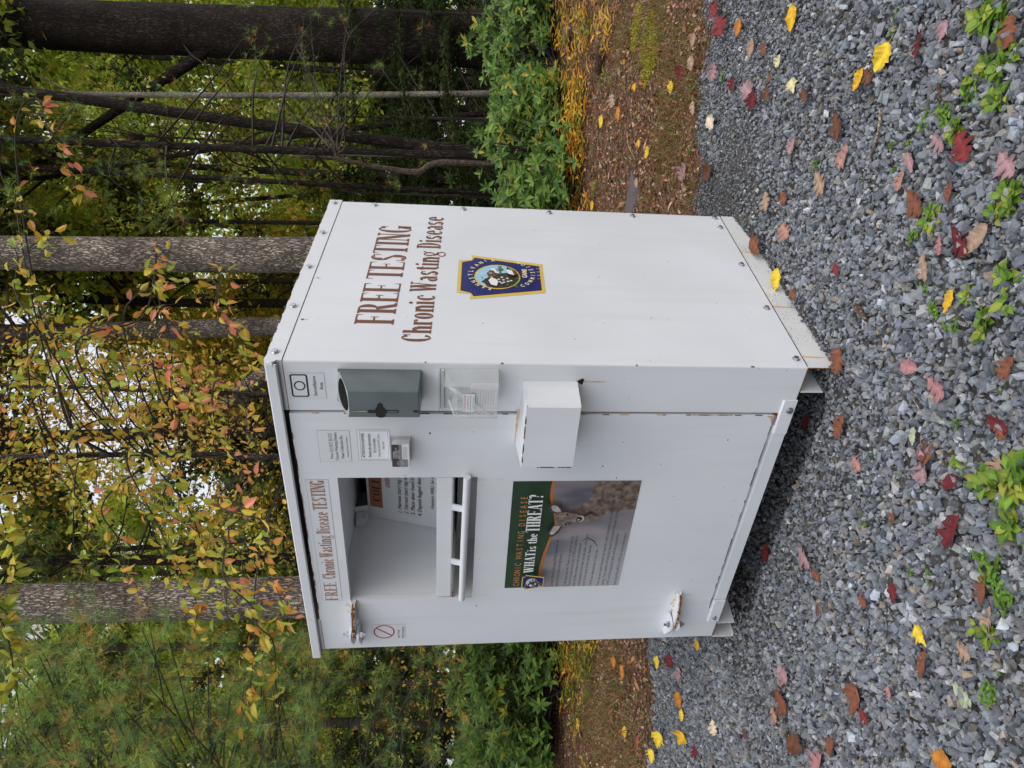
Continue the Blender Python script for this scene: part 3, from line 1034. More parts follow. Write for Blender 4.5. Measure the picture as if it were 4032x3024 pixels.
# grey moulded dispenser -------------------------------------------------------
mb = MB()
out = [(-.0305, 0), (-.030, -.03), (-.031, -.07), (-.036, -.104), (-.040, -.108), (-.098, -.106), (-.150, -.098), (-.155, -.093), (-.157, -.04), (-.157, 0)]
def ztop(x, y): return 1.5815 + y * .43 + (-.03 - x) * (.085 + y * .95)
n = len(out)
zb = 1.3165
V = [(x, y, zb + .003) for x, y in out] + [(x, y, ztop(x, y)) for x, y in out]
mb.poly(V, [(i, (i + 1) % n, n + (i + 1) % n, n + i) for i in range(n)], M_grey)
mb.poly([(x * .97 - .003, y * .97, zb) for x, y in out], [tuple(range(n))[::-1]], M_grey)
mb.poly([(x, y, zb + .003) for x, y in out] + [(x * .97 - .003, y * .97, zb) for x, y in out], [(i, n + i, n + (i + 1) % n, (i + 1) % n) for i in range(n)], M_grey)
m_ = 24
cxd, cyd = -.094, -.053
ring_o, ring_i, deep = [], [], []
for k in range(m_):
    a = 2 * math.pi * k / m_
    dx, dy = math.cos(a), math.sin(a)
    best = 1e9
    for i in range(n):
        x1, y1 = out[i][0] - cxd, out[i][1] - cyd
        x2, y2 = out[(i + 1) % n][0] - cxd, out[(i + 1) % n][1] - cyd
        den = dx * (y2 - y1) - dy * (x2 - x1)
        if abs(den) < 1e-12: continue
        t = (x1 * (y2 - y1) - y1 * (x2 - x1)) / den
        s_ = (x1 * dy - y1 * dx) / den
        if t > 0 and -1e-6 <= s_ <= 1 + 1e-6: best = min(best, t)
    xo, yo = cxd + dx * best, cyd + dy * best
    xi, yi = cxd + dx * .056, cyd + dy * .046
    ring_o.append((xo, yo, ztop(xo, yo) + .0006))
    ring_i.append((xi, yi, ztop(xi, yi) + .0002))
    deep.append((xi, yi, zb + .03))
F = [(k, (k + 1) % m_, m_ + (k + 1) % m_, m_ + k) for k in range(m_)]
mb.poly(ring_o + ring_i, F, M_greyl)
mb.poly(ring_i + deep, F, M_dark)  # inner walls coloured near black to imitate the shade inside the mouth
mb.poly(deep, [tuple(range(m_))], M_dark)
fr = lambda u, v, l: (u, -.1065 + (-.098 - u) * .1538 * (u < -.098) * 1.0 - l + (.0 if u < -.098 else 0), v)
S = Sheet(mb, fr, .0004)
def rr(u0, u1, v0, v1, r, k=5):
    q = []
    for cu, cv, a in ((u1 - r, v1 - r, 0), (u0 + r, v1 - r, 90), (u0 + r, v0 + r, 180), (u1 - r, v0 + r, 270)):
        q += [(cu + r * math.cos(math.radians(a + 90 * i / k)), cv + r * math.sin(math.radians(a + 90 * i / k))) for i in range(k + 1)]
    return q
S.poly(rr(-.1525, -.0990, 1.424, 1.455, .0135), M_dark)  # flat near-black patches stand in for the shaded cutouts
S.poly([(-.0992, 1.430), (-.0992, 1.449), (-.090, 1.4475), (-.083, 1.4395), (-.090, 1.4315)], M_dark)
S.poly(rr(-.130, -.117, 1.382, 1.480, .006), M_dark)
S.poly(rr(-.127, -.1195, 1.386, 1.418, .0035), mat('bag_film', (.10, .12, .16), .3))
S.poly(rr(-.1265, -.1175, 1.320, 1.336, .004), M_dark)
S.poly([(-.1225, 1.478), (-.119, 1.49), (-.1215, 1.533), (-.1235, 1.52)], M_stain)
mb.build('bag_dispenser', bin_root, 'grey moulded plastic dispenser with a slanted oval mouth')

# clear leaflet holder ---------------------------------------------------------
mb = MB()
t = .0022
x0, x1 = -.190, -.023
mb.box(x0, x1, -.0035, -.0008, 1.068, 1.262, M_clear)
mb.box(x0 + .002, x1, -.016, -.004, 1.243, 1.252, M_acry)
mb.box(x0 + .002, x1, -.016, -.004, 1.256, 1.261, M_acry)
mb.box(-.150, x1, -.100, -.0040, 1.066, 1.069, M_acry)
mb.box(-.150, x1, -.102, -.1002, 1.066, 1.160, M_clear)
mb.box(x1 - .0004, x1 + .0016, -.100, -.004, 1.069, 1.240, M_clear)
mb.box(-.152, -.1505, -.100, -.004, 1.069, 1.200, M_clear)
mb.box(-.152, x1, -.1025, -.1000, 1.159, 1.1612, M_acry)
mb.poly([(-.150, -.100, 1.197), (x1, -.100, 1.197), (x1, -.006, 1.243), (-.150, -.006, 1.243)], [(0, 1, 2, 3)], M_clear)
mb.box(-.152, -.1505, -.1005, -.094, 1.066, 1.198, M_acry)
for q in (((-.022, -.09, 1.235), (-.045, -.10, 1.205), (-.150, -.10, 1.085), (-.150, -.10, 1.070), (-.120, -.10, 1.100), (-.030, -.10, 1.200)),
          ((-.022, -.05, 1.238), (-.040, -.09, 1.198), (-.075, -.0995, 1.168), (-.060, -.0995, 1.170)),
          ((-.150, -.08, 1.205), (-.110, -.05, 1.225), (-.112, -.05, 1.228), (-.152, -.08, 1.210))):
    mb.poly([(a, b - .0032, c) for a, b, c in q], [tuple(range(len(q)))], M_acry)  # pale strips imitate glare along folds in the plastic
for x in (-.066, -.142):
    mb.cyl((x, -.012, 1.222), 1, .0065, .003, 12, M_metal)
holder = mb.build('leaflet_holder', bin_root, 'clear acrylic holder with forms beside the door seam')
mb = MB()
for k in range(4):
    mb.box(-.108 + k * .004, x1 - .006 , -.097 + k * .008, -.0955 + k * .008, 1.070, 1.158 - k * .002, M_paper)
S = Sheet(mb, lambda u, v, l: (u, -.0972 - l, v))
for i in range(9):
    S.rect(-.102 + .004 * (i % 3), -.034, 1.148 - i * .0085, 1.149 - i * .0085, M_ink if i not in (6, 7) else M_red)
mb.build('form_stack', holder)
mb = MB()
S = Sheet(mb, lambda u, v, l: (u, -.1026 - l, v), .0003)
S.rect(-.122, -.048, 1.140, 1.180, M_ink)
S.rect(-.1214, -.0486, 1.1406, 1.1794, M_paper)
S.text('ATTENTION HUNTERS', -.085, 1.169, .0072, M_red, w=.064, align='C')
S.text('Tags are for PERMITTED deer only.', -.085, 1.161, .0042, M_ink, w=.056, align='C')
S.text('Tags are NOT for home harvest deer', -.085, 1.153, .0042, M_ink, w=.062, align='C')
S.text('Pennsylvania Game Commission', -.085, 1.144, .0042, M_ink, w=.052, align='C')
mb.build('small_notice', holder)

# small card holder ------------------------------------------------------------
mb = MB()
x0, x1 = -.424, -.312
mb.box(x0, x1, -.0075, -.0050, 1.357, 1.424, M_clear)
mb.box(x0, x1, -.050, -.0050, 1.357, 1.3595, M_acry)
mb.poly([(x0, -.050, 1.3595), (x1, -.050, 1.3595), (x1, -.046, 1.395), (x0, -.046, 1.395)], [(0, 1, 2, 3)], M_clear)
mb.box(x0, x1, -.020, -.0050, 1.4245, 1.4285, M_acry)
mb.box(x0, x0 + .0016, -.049, -.0076, 1.3596, 1.40, M_clear)
mb.box(x1 - .0016, x1, -.049, -.0076, 1.3596, 1.40, M_clear)
ch = mb.build('card_holder', bin_root, 'small clear holder with dark folded cards')
mb = MB()
for k in range(5):
    mb.box(x0 + .004, x1 - .004, -.045 + k * .006, -.0438 + k * .006, 1.3605, 1.418 - k * .001, M_paper)
S = Sheet(mb, lambda u, v, l: (u, -.0455 - l, v))
S.rect(x0 + .004, x1 - .004, 1.384, 1.418, M_furd)
S.rect(x0 + .004, x0 + .040, 1.364, 1.384, M_furd)
S.ell(x0 + .021, 1.390, .013, .013, M_pbg)
S.text('WORKING', x0 + .044, 1.408, .006, M_wht, w=.034)
S.text('TOGETHER TO', x0 + .044, 1.400, .006, M_wht, w=.050)
S.text('FIGHT CWD', x0 + .044, 1.392, .006, M_wht, w=.040)
for i in range(4): S.rect(x0 + .046, x1 - .014, 1.378 - i * .004, 1.379 - i * .004, M_ink)
mb.build('card_stack', ch)

# stickers on the front -------------------------------------------------------
def front(base): return lambda u, v, l: (u, base - l, v)

mb = MB(); S = Sheet(mb, front(yf))
S.rect(-1.2115, -.5195, 1.651, 1.730, M_ink); S.rect(-1.2108, -.5202, 1.6517, 1.7293, M_film)
S.slab('FREE', -1.210, 1.667, .050, M_tan, .120)
S.slab('Chronic Wasting Disease', -1.070, 1.667, .050, M_tan, .385)
S.slab('TESTING', -.675, 1.667, .050, M_tan, .153)
mb.build('heading_strip', bin_root, 'long pale strip lettered in brown above the chute opening')

mb = MB(); S = Sheet(mb, front(0))
S.rect(-.1520, -.0482, 1.6262, 1.7385, M_ink); S.rect(-.1515, -.0487, 1.6267, 1.7380, M_film)
S.poly(rr(-.1465, -.0535, 1.679, 1.735, .008), M_ink); S.poly(rr(-.1410, -.0590, 1.6850, 1.729, .004), M_film)
S.ell(-.100, 1.7065, .0195, .0185, M_ink); S.ell(-.100, 1.7065, .0145, .0135, M_film)
S.text('Surveillance', -.1003, 1.655, .0105, M_ink, w=.080, align='C', bold=.004)
S.text('Area', -.1003, 1.634, .0105, M_ink, w=.030, align='C', bold=.004)
mb.build('surveillance_sticker', bin_root, 'sticker with a camera outline over two words')

mb = MB(); S = Sheet(mb, front(yf))
S.rect(-.4330, -.2868, 1.562, 1.670, M_ink); S.rect(-.4323, -.2875, 1.5627, 1.6693, M_film)
S.text('Please DO NOT BLOCK', -.358, 1.624, .0105, M_ink, w=.119, align='C')
S.rect(-.385, -.301, 1.6215, 1.6222, M_ink)
S.text('Chronic Wasting Disease', -.360, 1.606, .0105, M_ink, w=.128, align='C')
S.text('Head Collection Bin.', -.362, 1.587, .0105, M_ink, w=.108, align='C')
S.text('Pennsylvania Game Commission', -.362, 1.571, .0062, M_ink, w=.094, align='C')
mb.build('parking_notice', bin_root, 'square white notice with four lines asking not to block the bin')

mb = MB(); S = Sheet(mb, front(yf))
S.rect(-.4265, -.2842, 1.4265, 1.5380, M_paper)
S.frame(-.4262, -.2845, 1.4268, 1.5377, .0008, M_ink); S.frame(-.4215, -.2895, 1.4335, 1.5290, .0008, M_ink)
S.text('ATTENTION HUNTERS', -.3555, 1.515, .0095, M_ink, w=.113, align='C', bold=.006)
S.text('Results take approximately', -.3555, 1.495, .0085, M_ink, w=.108, align='C', bold=.004); S.rect(-.4095, -.3015, 1.4925, 1.493, M_ink)
S.text('four to six weeks.', -.3555, 1.479, .0085, M_ink, w=.068, align='C', bold=.004); S.rect(-.3895, -.3215, 1.4765, 1.477, M_ink)
S.text('Please note this IS NOT a food', -.3555, 1.463, .0072, M_ink, w=.102, align='C')
S.text('safety test.', -.3555, 1.448, .0072, M_ink, w=.036, align='C')
mb.build('hunter_notice', bin_root, 'white notice with a double border about results taking weeks')

mb = MB(); S = Sheet(mb, front(0))
S.rect(-1.4915, -1.3895, 1.4020, 1.5415, M_ink); S.rect(-1.4910, -1.3900, 1.4025, 1.5410, M_film)
S.ring(-1.4405, 1.492, .0475, .0455, .0065, M_red)
S.poly([(-1.409, 1.524), (-1.414, 1.528), (-1.472, 1.460), (-1.467, 1.456)][::-1], M_red)
S.text('NO Trash', -1.4860, 1.4265, .0095, M_ink, w=.060); S.text('NO Clothing', -1.4860, 1.4085, .0095, M_ink, w=.078)
mb.build('no_trash_sticker', bin_root, 'sticker with a red barred circle and the words no trash no clothing')

# poster -----------------------------------------------------------------------
PX0, PX1, PZ0, PZ1 = -1.1555, -.5340, .5002, .9870
PW, PH = PX1 - PX0, PZ1 - PZ0
mb = MB()
pf = lambda u, v, l: (PX0 + u * PW, yf - l, PZ1 - v * PH)
S = Sheet(mb, pf)
S.poly([(0, 1), (1, 1), (1, 0), (0, 0)], M_print)
wave = lambda u: .292 + .030 * math.sin((u - .05) * 1.2) - .015 * math.sin(u * 9.4) * 1.0 + .055 * math.exp(-((u - .66) / .17) ** 2) - .02 * u
us = [i / 24 for i in range(25)]
S.poly([(0, 0)] + [(u, wave(u) + .020 + .016 * abs(u - .62)) for u in us] + [(1, 0)], M_orng)
S.poly([(0, 0)] + [(u, wave(u)) for u in us] + [(1, 0)], M_dgrn)
# the printed deer
S.poly([(.655, .545), (.665, .62), (.69, .71), (.722, .80), (.745, .90), (.75, 1), (1, 1), (1, .635), (.92, .635), (.85, .615), (.80, .575), (.77, .51)], M_fur)
S.poly([(.66, .47), (.655, .56), (.68, .66), (.735, .68), (.77, .58), (.775, .49)], M_fur)
for i in range(60):      # darker and paler hair across neck and body
    a_, b_ = g.uniform(.76, .99), g.uniform(.66, .96)
    q_ = g.uniform(.005, .014)
    S.poly([(a_, b_), (a_ + .006, b_ + q_), (a_ + .002, b_ + q_ * 2.2), (a_ - .004, b_ + q_)], M_furd if i % 3 else M_fur)
S.poly([(.66, .60), (.685, .585), (.72, .60), (.74, .64), (.70, .72), (.675, .68)], mat('printed_throat', (.16, .115, .09), .6, var=.5, vscale=50))
S.poly([(.64, .345), (.56, .30), (.53, .315), (.535, .355), (.57, .395), (.63, .42)], M_furd)
S.poly([(.635, .355), (.57, .325), (.552, .335), (.56, .36), (.60, .39), (.632, .405)], M_furl)
S.poly([(.745, .36), (.76, .31), (.80, .29), (.835, .305), (.835, .35), (.80, .39), (.76, .41)], M_furd)
S.poly([(.757, .36), (.775, .325), (.805, .31), (.822, .325), (.815, .355), (.79, .38), (.765, .395)], M_furl)
S.poly([(.635, .375), (.66, .355), (.72, .355), (.757, .375), (.762, .43), (.745, .50), (.728, .56), (.71, .585), (.675, .585), (.66, .56), (.648, .50), (.633, .43)], M_fur)
S.poly([(.672, .52), (.675, .45), (.70, .40), (.722, .45), (.725, .52), (.705, .535)], mat('printed_nose_bridge', (.19, .15, .135), .6, var=.5, vscale=40))
S.ell(.700, .560, .028, .028, M_furl); S.ell(.699, .548, .020, .024, M_ink); S.ell(.692, .543, .005, .006, M_wht)
for e in (.652, .742): S.ell(e, .445, .014, .017, M_furl); S.ell(e, .445, .0115, .014, M_ink)
S.poly([(.50, .60), (.53, .64), (.50, .70), (.44, .74), (.44, .735), (.49, .695), (.52, .64), (.497, .605)], M_furd)
S.text('CHRONIC WASTING DISEASE', PX0 * 0 + .115, 0, .0001, M_orng) if False else None
T = Sheet(mb, lambda u, v, l: (PX0 + u, yf - l, PZ1 - v), S.l + .0004)
T.fn = lambda u, v, l: (u, yf - l, v)
def ptext(txt, a, d, h, m, w, **k): T.text(txt, PX0 + a * PW, PZ1 - d * PH, h, m, w=w * PW, **k)
for i, word in enumerate((('CHRONIC', .055, .245), ('WASTING', .335, .275), ('DISEASE', .645, .275))):
    wd, a, ww = word
    k = len(wd)
    for j, chh in enumerate(wd): T.text(chh, PX0 + (a + ww * (j + .5) / k) * PW, PZ1 - .118 * PH, .0255, mat('poster_orange_ink', (.62, .22, .06), .5), align='C', cond=.72)
T.slab('WHAT', PX0 + .205 * PW, PZ1 - .226 * PH, .040, M_wht, .205 * PW)
T.slab('is', PX0 + .415 * PW, PZ1 - .226 * PH, .036, M_wht, .055 * PW)
T.slab('the', PX0 + .49 * PW, PZ1 - .226 * PH, .038, M_wht, .095 * PW)
T.slab('THREAT?', PX0 + .60 * PW, PZ1 - .236 * PH, .053, M_wht, .335 * PW)
lines = (("Chronic Wasting Disease (CWD) threatens the", .405, .465), ("future of our deer and elk herds.", .449, .33), ("It kills deer and elk. There is no cure or vaccine.", .520, .50),
         ("There is no live animal test. CWD can spread by", .556, .505), ("deer-to-deer contact or by environmental", .597, .425), ("contamination from deer and elk saliva, urine, and", .640, .51),
         ("feces. It can exist in the soil for decades.", .682, .415), ("CWD has infected deer in this area.", .742, .37), ("How can you help? Deposit the head of a deer harvested in this area for free", .805, .82),
         ("testing. Your sample will help the Game Commission manage the impact of", .847, .79), ("CWD on Pennsylvania's deer and elk populations.", .890, .52), ("Visit http://bit.ly/PGC-CWD for more information.", .953, .53))
for tx, d, ww in lines: ptext(tx, .062, d, .0115, M_ink, ww, bold=.004)
poster = mb.build('poster', bin_root, 'printed poster with a deer under a dark green heading')


def emblem(mb, fn, cu, ct, wt, h):
    """keystone badge: centre cu, top ct, width wt, height h"""
    S = Sheet(mb, fn)
    def K(x, y): return (cu + x * wt / 2, ct - y * h)
    def key(g): # g: inset
        a = g
        return [K(-.74 + a * .8, 0 + a * .33), K(.74 - a * .8, 0 + a * .33), K(.79 - a * .35, .146 + a * .0), K(.79 - a * .35 + 0, .150), K(1 - a, .150 + a * .33), K(.65 - a * .85, 1 - a * .33), K(-.65 + a * .85, 1 - a * .33), K(-1 + a, .150 + a * .33), K(-.79 + a * .35, .150)]
    S.poly(key(-.035), mat('badge_rim', (.60, .52, .30), .5)); S.poly(key(0), M_gold); S.poly(key(.095), M_ink); S.poly(key(.115), M_navy)
    oc = .455
    ru, rv = .285 * wt, .272 * h
    c = K(0, oc)
    S.ell(c[0], c[1], ru + .004, rv + .004, M_ink); S.ell(c[0], c[1], ru, rv, M_gold); S.ell(c[0], c[1], ru - .006, rv - .006, M_skyb)
    E_ = lambda x, y: (c[0] + x * (ru - .006), c[1] + y * (rv - .006))
    arc_ = lambda a0, a1, k=8: [E_(math.cos(math.radians(a0 + (a1 - a0) * i / k)), math.sin(math.radians(a0 + (a1 - a0) * i / k))) for i in range(k + 1)]
    S.poly([E_(.25, .05), E_(.5, .12), E_(.75, .02)] + arc_(5, -60)[1:] + [E_(.3, -.5)], M_hill)
    S.poly([E_(.25, -.05), E_(.96, -.08), E_(.94, -.2), E_(.25, -.2)], M_grn); S.poly([E_(.4, -.45)] + arc_(-28, -70) + [E_(.3, -.75)], M_grn)
    S.poly([E_(.3, -.2), E_(.93, -.22), E_(.85, -.5), E_(.3, -.5)], M_skyb)
    S.poly([E_(.5, -.06), E_(.72, -.1), E_(.7, -.3), E_(.5, -.28)], mat('badge_olive', (.12, .10, .03), .5))
    S.poly(arc_(150, 285, 12) + [E_(.28, -.75), E_(.32, -.4), E_(.2, 0), E_(.05, .3), E_(-.25, .55), E_(-.5, .75), E_(-.62, .6)], M_deer)
    S.poly([E_(.0, .45), E_(.25, .5), E_(.62, .28), E_(.66, .18), E_(.45, .15), E_(.2, .0), E_(0, .1)], mat('badge_head', (.10, .07, .03), .5))
    S.poly([E_(.5, .3), E_(.68, .3), E_(.7, .14), E_(.4, .02), E_(.38, -.1), E_(.28, -.08), E_(.3, .1), E_(.52, .18)], M_wht)
    S.ell(*E_(.26, .32), .0052, .0062, M_wht); S.ell(*E_(.26, .32), .003, .004, M_ink)
    for q in (((.02, .5), (.1, .72), (.22, .78)), ((.1, .52), (.22, .66), (.35, .7)), ((-.1, .62), (.02, .92), (.12, .98)), ((-.02, .66), (.2, .92), (.28, .93))):
        a, b, d = [E_(*p) for p in q]
        S.poly([a, (b[0] + .002, b[1]), d, (b[0] - .001, b[1] + .002)], M_wht)
    for i in range(5): S.poly([E_(-.85 + i * .14, .0 + i * .16), E_(-.5 + i * .08, .02 + i * .17), E_(-.7 + i * .12, .12 + i * .16)], M_ink)
    S.poly([E_(-.45, .42), E_(-.2, .3), E_(-.25, .15), E_(-.4, .0), E_(-.62, -.02), E_(-.9, .05), E_(-.78, .3)], M_wht); S.poly([E_(-.22, .33), E_(-.08, .3), E_(-.16, .2), E_(-.25, .22)], M_gold)
    for i, (x, y) in enumerate(((-.55, -.1), (-.35, -.05), (-.6, -.3), (-.4, -.27), (-.2, -.2), (-.55, -.48), (-.3, -.45), (-.72, -.2), (-.5, -.62))):
        S.ell(*E_(x, y), .0048, .0055, M_wht, 10); S.ell(*E_(x, y), .0014, .0016, M_brown, 6)
    for x, y, a in ((-.85, -.62, 200), (-.6, -.8, 230), (-.75, -.45, 180), (-.3, -.8, 260), (-.95, -.8, 215)):
        p = E_(x, y); r = .018; th = math.radians(a)
        S.poly([p, (p[0] + r * .5 * math.cos(th + .4), p[1] + r * .5 * math.sin(th + .4)), (p[0] + r * math.cos(th), p[1] + r * math.sin(th)), (p[0] + r * .5 * math.cos(th - .4), p[1] + r * .5 * math.sin(th - .4))], M_grn)
    S.ell(*E_(.18, -.72), .021, .015, M_brown, 20); S.poly([E_(.05, -.5), E_(.45, -.4), E_(.35, -.68), E_(-.05, -.78)], M_wht); S.poly([E_(.4, -.45), E_(.52, -.42), E_(.72, -.48), E_(.5, -.52)], M_deer)
    # lettering on the badge
    word = 'PENNSYLVANIA'
    for i, chh in enumerate(word):
        a = math.radians(166 - i * (152 / 11))
        x, y = c[0] + (ru + .0095) * math.cos(a), c[1] + (rv + .0065) * math.sin(a)
        S.text(chh, x, y, .0185, M_cream, align='C', cond=.75, rot=a - math.pi / 2, bold=.03)
    word = 'COMMISSION'
    for i, chh in enumerate(word):
        a = math.radians(-143 + i * (106 / 9))
        x, y = c[0] + (ru + .024) * math.cos(a), c[1] - .012 + (rv + .045) * math.sin(a)
        S.text(chh, x, y, .0175, M_cream, align='C', cond=.75, rot=a + math.pi / 2, bold=.03)
    S.text('GAME', cu, ct - .800 * h, .0185, M_cream, w=.070 * wt / .338, align='C', bold=.03)
    for i, chh in enumerate('1895'): S.text(chh, cu + (i - 1.5) * .027, ct - .962 * h, .0140, M_cream, align='C', cond=.7)
    return S


mb = MB()
mini_fn = lambda u, v, l: (u, yf - T.l + .0 - l, v)
sc_ = .27
ecx, ecz = PX0 + .118 * PW, PZ1 - .232 * PH
emblem(mb, lambda u, v, l: (ecx + (u) * sc_, yf - T.l - .0002 - l, ecz + v * sc_), 0, .168, .338, .329)
mb.build('poster_badge', poster)

# side artwork -----------------------------------------------------------------
side = lambda u, v, l: (l, u, v)
mb = MB(); S = Sheet(mb, side)
S.slab('FREE TESTING', .218, 1.4265, .1335, M_brown, .785)
S.slab('Chronic Wasting Disease', .114, 1.2960, .0960, M_brown, .990)
mb.build('side_lettering', bin_root, 'large brown lettering reading free testing chronic wasting disease')
mb = MB()
emblem(mb, side, .5760, 1.2150, .338, .329)
mb.build('keystone_badge', bin_root, 'navy and gold keystone badge below the brown lettering')

# ================================================================ the ground
def fwd_of(x, y): return (x - CAM[0]) * FWD[0] + (y - CAM[1]) * FWD[1]
def lat_of(x, y): return (x - CAM[0]) * RGT[0] + (y - CAM[1]) * RGT[1]


GB = np.array([(-30, -4.2), (-8, -1.35), (-4.4, -.32), (-3.6, .22), (-2.95, .62), (-2.80, .85), (-2.2, 1.30), (-1.4, 1.62), (-.75, 1.85), (-.07, 1.95), (.15, 2.15), (.38, 2.2), (.71, 2.42), (1.6, 2.9), (6, 5.5), (30, 20)])


def gravel_edge(x, y):
    """positive inside the gravel pad"""
    e = np.interp(x, GB[:, 0], GB[:, 1])
    return e - y + .10 * np.sin(x * 7.3) * np.sin(x * 3.1 + 1) + .06 * np.sin(x * 17 + y * 9)


def ground_mat():
    m = bpy.data.materials.new('forest_soil')
    m.use_nodes = True
    L = m.node_tree.links
    p = m.node_tree.nodes["Principled BSDF"]
    p.inputs['Roughness'].default_value = .95
    p.inputs['Specular IOR Level'].default_value = .15
    tc = N(m, 'ShaderNodeTexCoord')
    a = N(m, 'ShaderNodeAttribute', attribute_name='Col')
    vo = N(m, 'ShaderNodeTexVoronoi')
    vo.inputs['Scale'].default_value = 70
    L.new(tc.outputs['Object'], vo.inputs['Vector'])
    no = N(m, 'ShaderNodeTexNoise')
    no.inputs['Scale'].default_value = 22
    no.inputs['Detail'].default_value = 10
    L.new(tc.outputs['Object'], no.inputs['Vector'])
    mr = N(m, 'ShaderNodeMapRange')
    mr.inputs['From Min'].default_value = .3
    mr.inputs['From Max'].default_value = .7
    mr.inputs['To Min'].default_value = .45
    mr.inputs['To Max'].default_value = 1.6
    L.new(no.outputs['Fac'], mr.inputs['Value'])
    mu = N(m, 'ShaderNodeMix', data_type='RGBA', blend_type='MULTIPLY')
    mu.inputs[0].default_value = 1
    L.new(a.outputs['Color'], mu.inputs[6])
    L.new(mr.outputs[0], mu.inputs[7])
    L.new(mu.outputs[2], p.inputs['Base Color'])
    b = N(m, 'ShaderNodeBump')
    b.inputs['Strength'].default_value = .8
    b.inputs['Distance'].default_value = .012
    L.new(vo.outputs['Distance'], b.inputs['Height'])
    L.new(b.outputs[0], p.inputs['Normal'])
    return m


ax = np.concatenate([[-420, -160, -70, -35, -20, -14], np.arange(-11, -4.01, .35), np.arange(-3.8, 2.01, .05), np.arange(2.3, 8, .4), [10, 14, 20, 35, 70, 160, 420]])
ay = np.concatenate([[-420, -160, -70, -35, -18, -9, -5, -3], np.arange(-2.2, 3.01, .05), np.arange(3.2, 14, .35), [16, 20, 28, 45, 80, 160, 420]])
gx, gy = np.meshgrid(ax, ay, indexing='ij')
gz = ground_z(gx, gy)
near = (gx > -4) & (gx < 2.2) & (gy > -2.3) & (gy < 3.1)
gz = gz + near * rng.normal(0, .0025, gx.shape)
s = Soup()
ni, nj = gx.shape
ii = np.arange(ni - 1)[:, None] * nj + np.arange(nj - 1)[None]
F = np.stack([ii, ii + nj, ii + nj + 1, ii + 1], -1).reshape(-1, 4)
inn_ = np.clip(gravel_edge(gx, gy) / .15 + .5, 0, 1)[..., None]
C = inn_ * np.array([.070, .066, .060]) + (1 - inn_) * np.array([.13, .08, .05])
s.add(np.stack([gx, gy, gz], -1).reshape(-1, 3), F, C.reshape(-1, 3))
o = s.build('ground', ground_mat(), smooth=True)
tag(o, kind='structure')

# ---------------------------------------------------------------- gravel
def stone_shape(g):
    b = np.array([(x, y, z) for x in (-1, 1) for y in (-1, 1) for z in (-1, 1)], float) * .5
    b = b * g.uniform(.62, 1.1, (8, 1)) + g.normal(0, .10, (8, 3))
    extra = g.normal(0, 1, (3, 3))
    extra = extra / np.linalg.norm(extra, axis=1, keepdims=True) * g.uniform(.55, .8, (3, 1))
    bm = bmesh.new()
    for v in np.vstack([b, extra]): bm.verts.new(v)
    r = bmesh.ops.convex_hull(bm, input=bm.verts[:])
    junk = [e for e in r['geom_interior'] if isinstance(e, bmesh.types.BMVert)]
    if junk: bmesh.ops.delete(bm, geom=junk, context='VERTS')
    bmesh.ops.triangulate(bm, faces=bm.faces[:])
    bm.verts.index_update()
    V = [v.co[:] for v in bm.verts]
    F = [[v.index for v in f.verts] for f in bm.faces]
    bm.free()
    return V, F


STONES = [stone_shape(np.random.default_rng(100 + i)) for i in range(28)]
M_stone = mat('crushed_stone', rough=.72, attr=True, var=.22, vscale=90, bump=.35, bscale=160, spec=.4)
GC = [(.215, .225, .245), (.17, .18, .20), (.26, .265, .275), (.14, .15, .17), (.30, .30, .30), (.24, .235, .22), (.19, .20, .225), (.22, .225, .24), (.27, .27, .26)]


def gravel(n, smin, smax, power, seed, box, lift=0.0, keep=None):
    g = np.random.default_rng(seed)
    x = g.uniform(box[0], box[1], n)
    y = g.uniform(box[2], box[3], n)
    e = gravel_edge(x, y)
    f, l = fwd_of(x, y), lat_of(x, y)
    ok = (e > g.normal(0, .06, n)) & (f > .80) & (l > -.56 * f - .6) & (l < .56 * f + 1.2)
    inside = (x > -1.50) & (x < -.06) & (y > .40) & (y < 1.15)
    ok &= ~inside
    rail = ((x > -.125) & (x < .012) & (y > -.01) & (y < 1.24)) | ((x < -1.44) & (x > -1.575) & (y > -.01) & (y < 1.24))
    if keep is not None: ok &= keep(x, y, g, n)
    x, y, rail = x[ok], y[ok], rail[ok]
    n = len(x)
    u = g.random(n)
    sz = smin + (smax - smin) * u ** power
    # finer, trodden stone behind and beside the bin; coarse stone in front
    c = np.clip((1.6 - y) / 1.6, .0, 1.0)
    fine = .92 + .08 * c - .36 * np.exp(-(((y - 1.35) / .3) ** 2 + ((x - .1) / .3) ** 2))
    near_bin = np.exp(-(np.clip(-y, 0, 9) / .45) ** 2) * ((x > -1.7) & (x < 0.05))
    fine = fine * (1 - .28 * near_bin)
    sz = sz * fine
    sz = np.where(rail, np.minimum(sz, .012), sz)
    P = np.stack([x, y, ground_z(x, y) + sz * g.uniform(-.05, .32, n) + lift], -1)
    M = frames(rdir(n, g), g.uniform(0, 6.28, n), np.ones(n))
    sc = sz[:, None] * np.stack([g.uniform(.8, 1.35, n), g.uniform(.65, 1.0, n), g.uniform(.4, .8, n)], -1)
    M = M * sc[:, None, :]
    col = pick(GC, n, g, .24, .07)
    warm = g.random(n) < .045
    col[warm] = col[warm] * np.array([1.25, 1.0, .72])
    pale = g.random(n) < .07
    col[pale] = np.clip(col[pale] * 1.75, 0, .62)
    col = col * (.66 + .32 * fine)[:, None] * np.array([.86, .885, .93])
    return P, M, col


s = Soup()
def put(P, M, col, seed):
    g = np.random.default_rng(seed)
    k = g.integers(0, len(STONES), len(P))
    for i, (tv, tf) in enumerate(STONES):
        q = k == i
        s.inst(tv, tf, M[q], P[q], col[q])


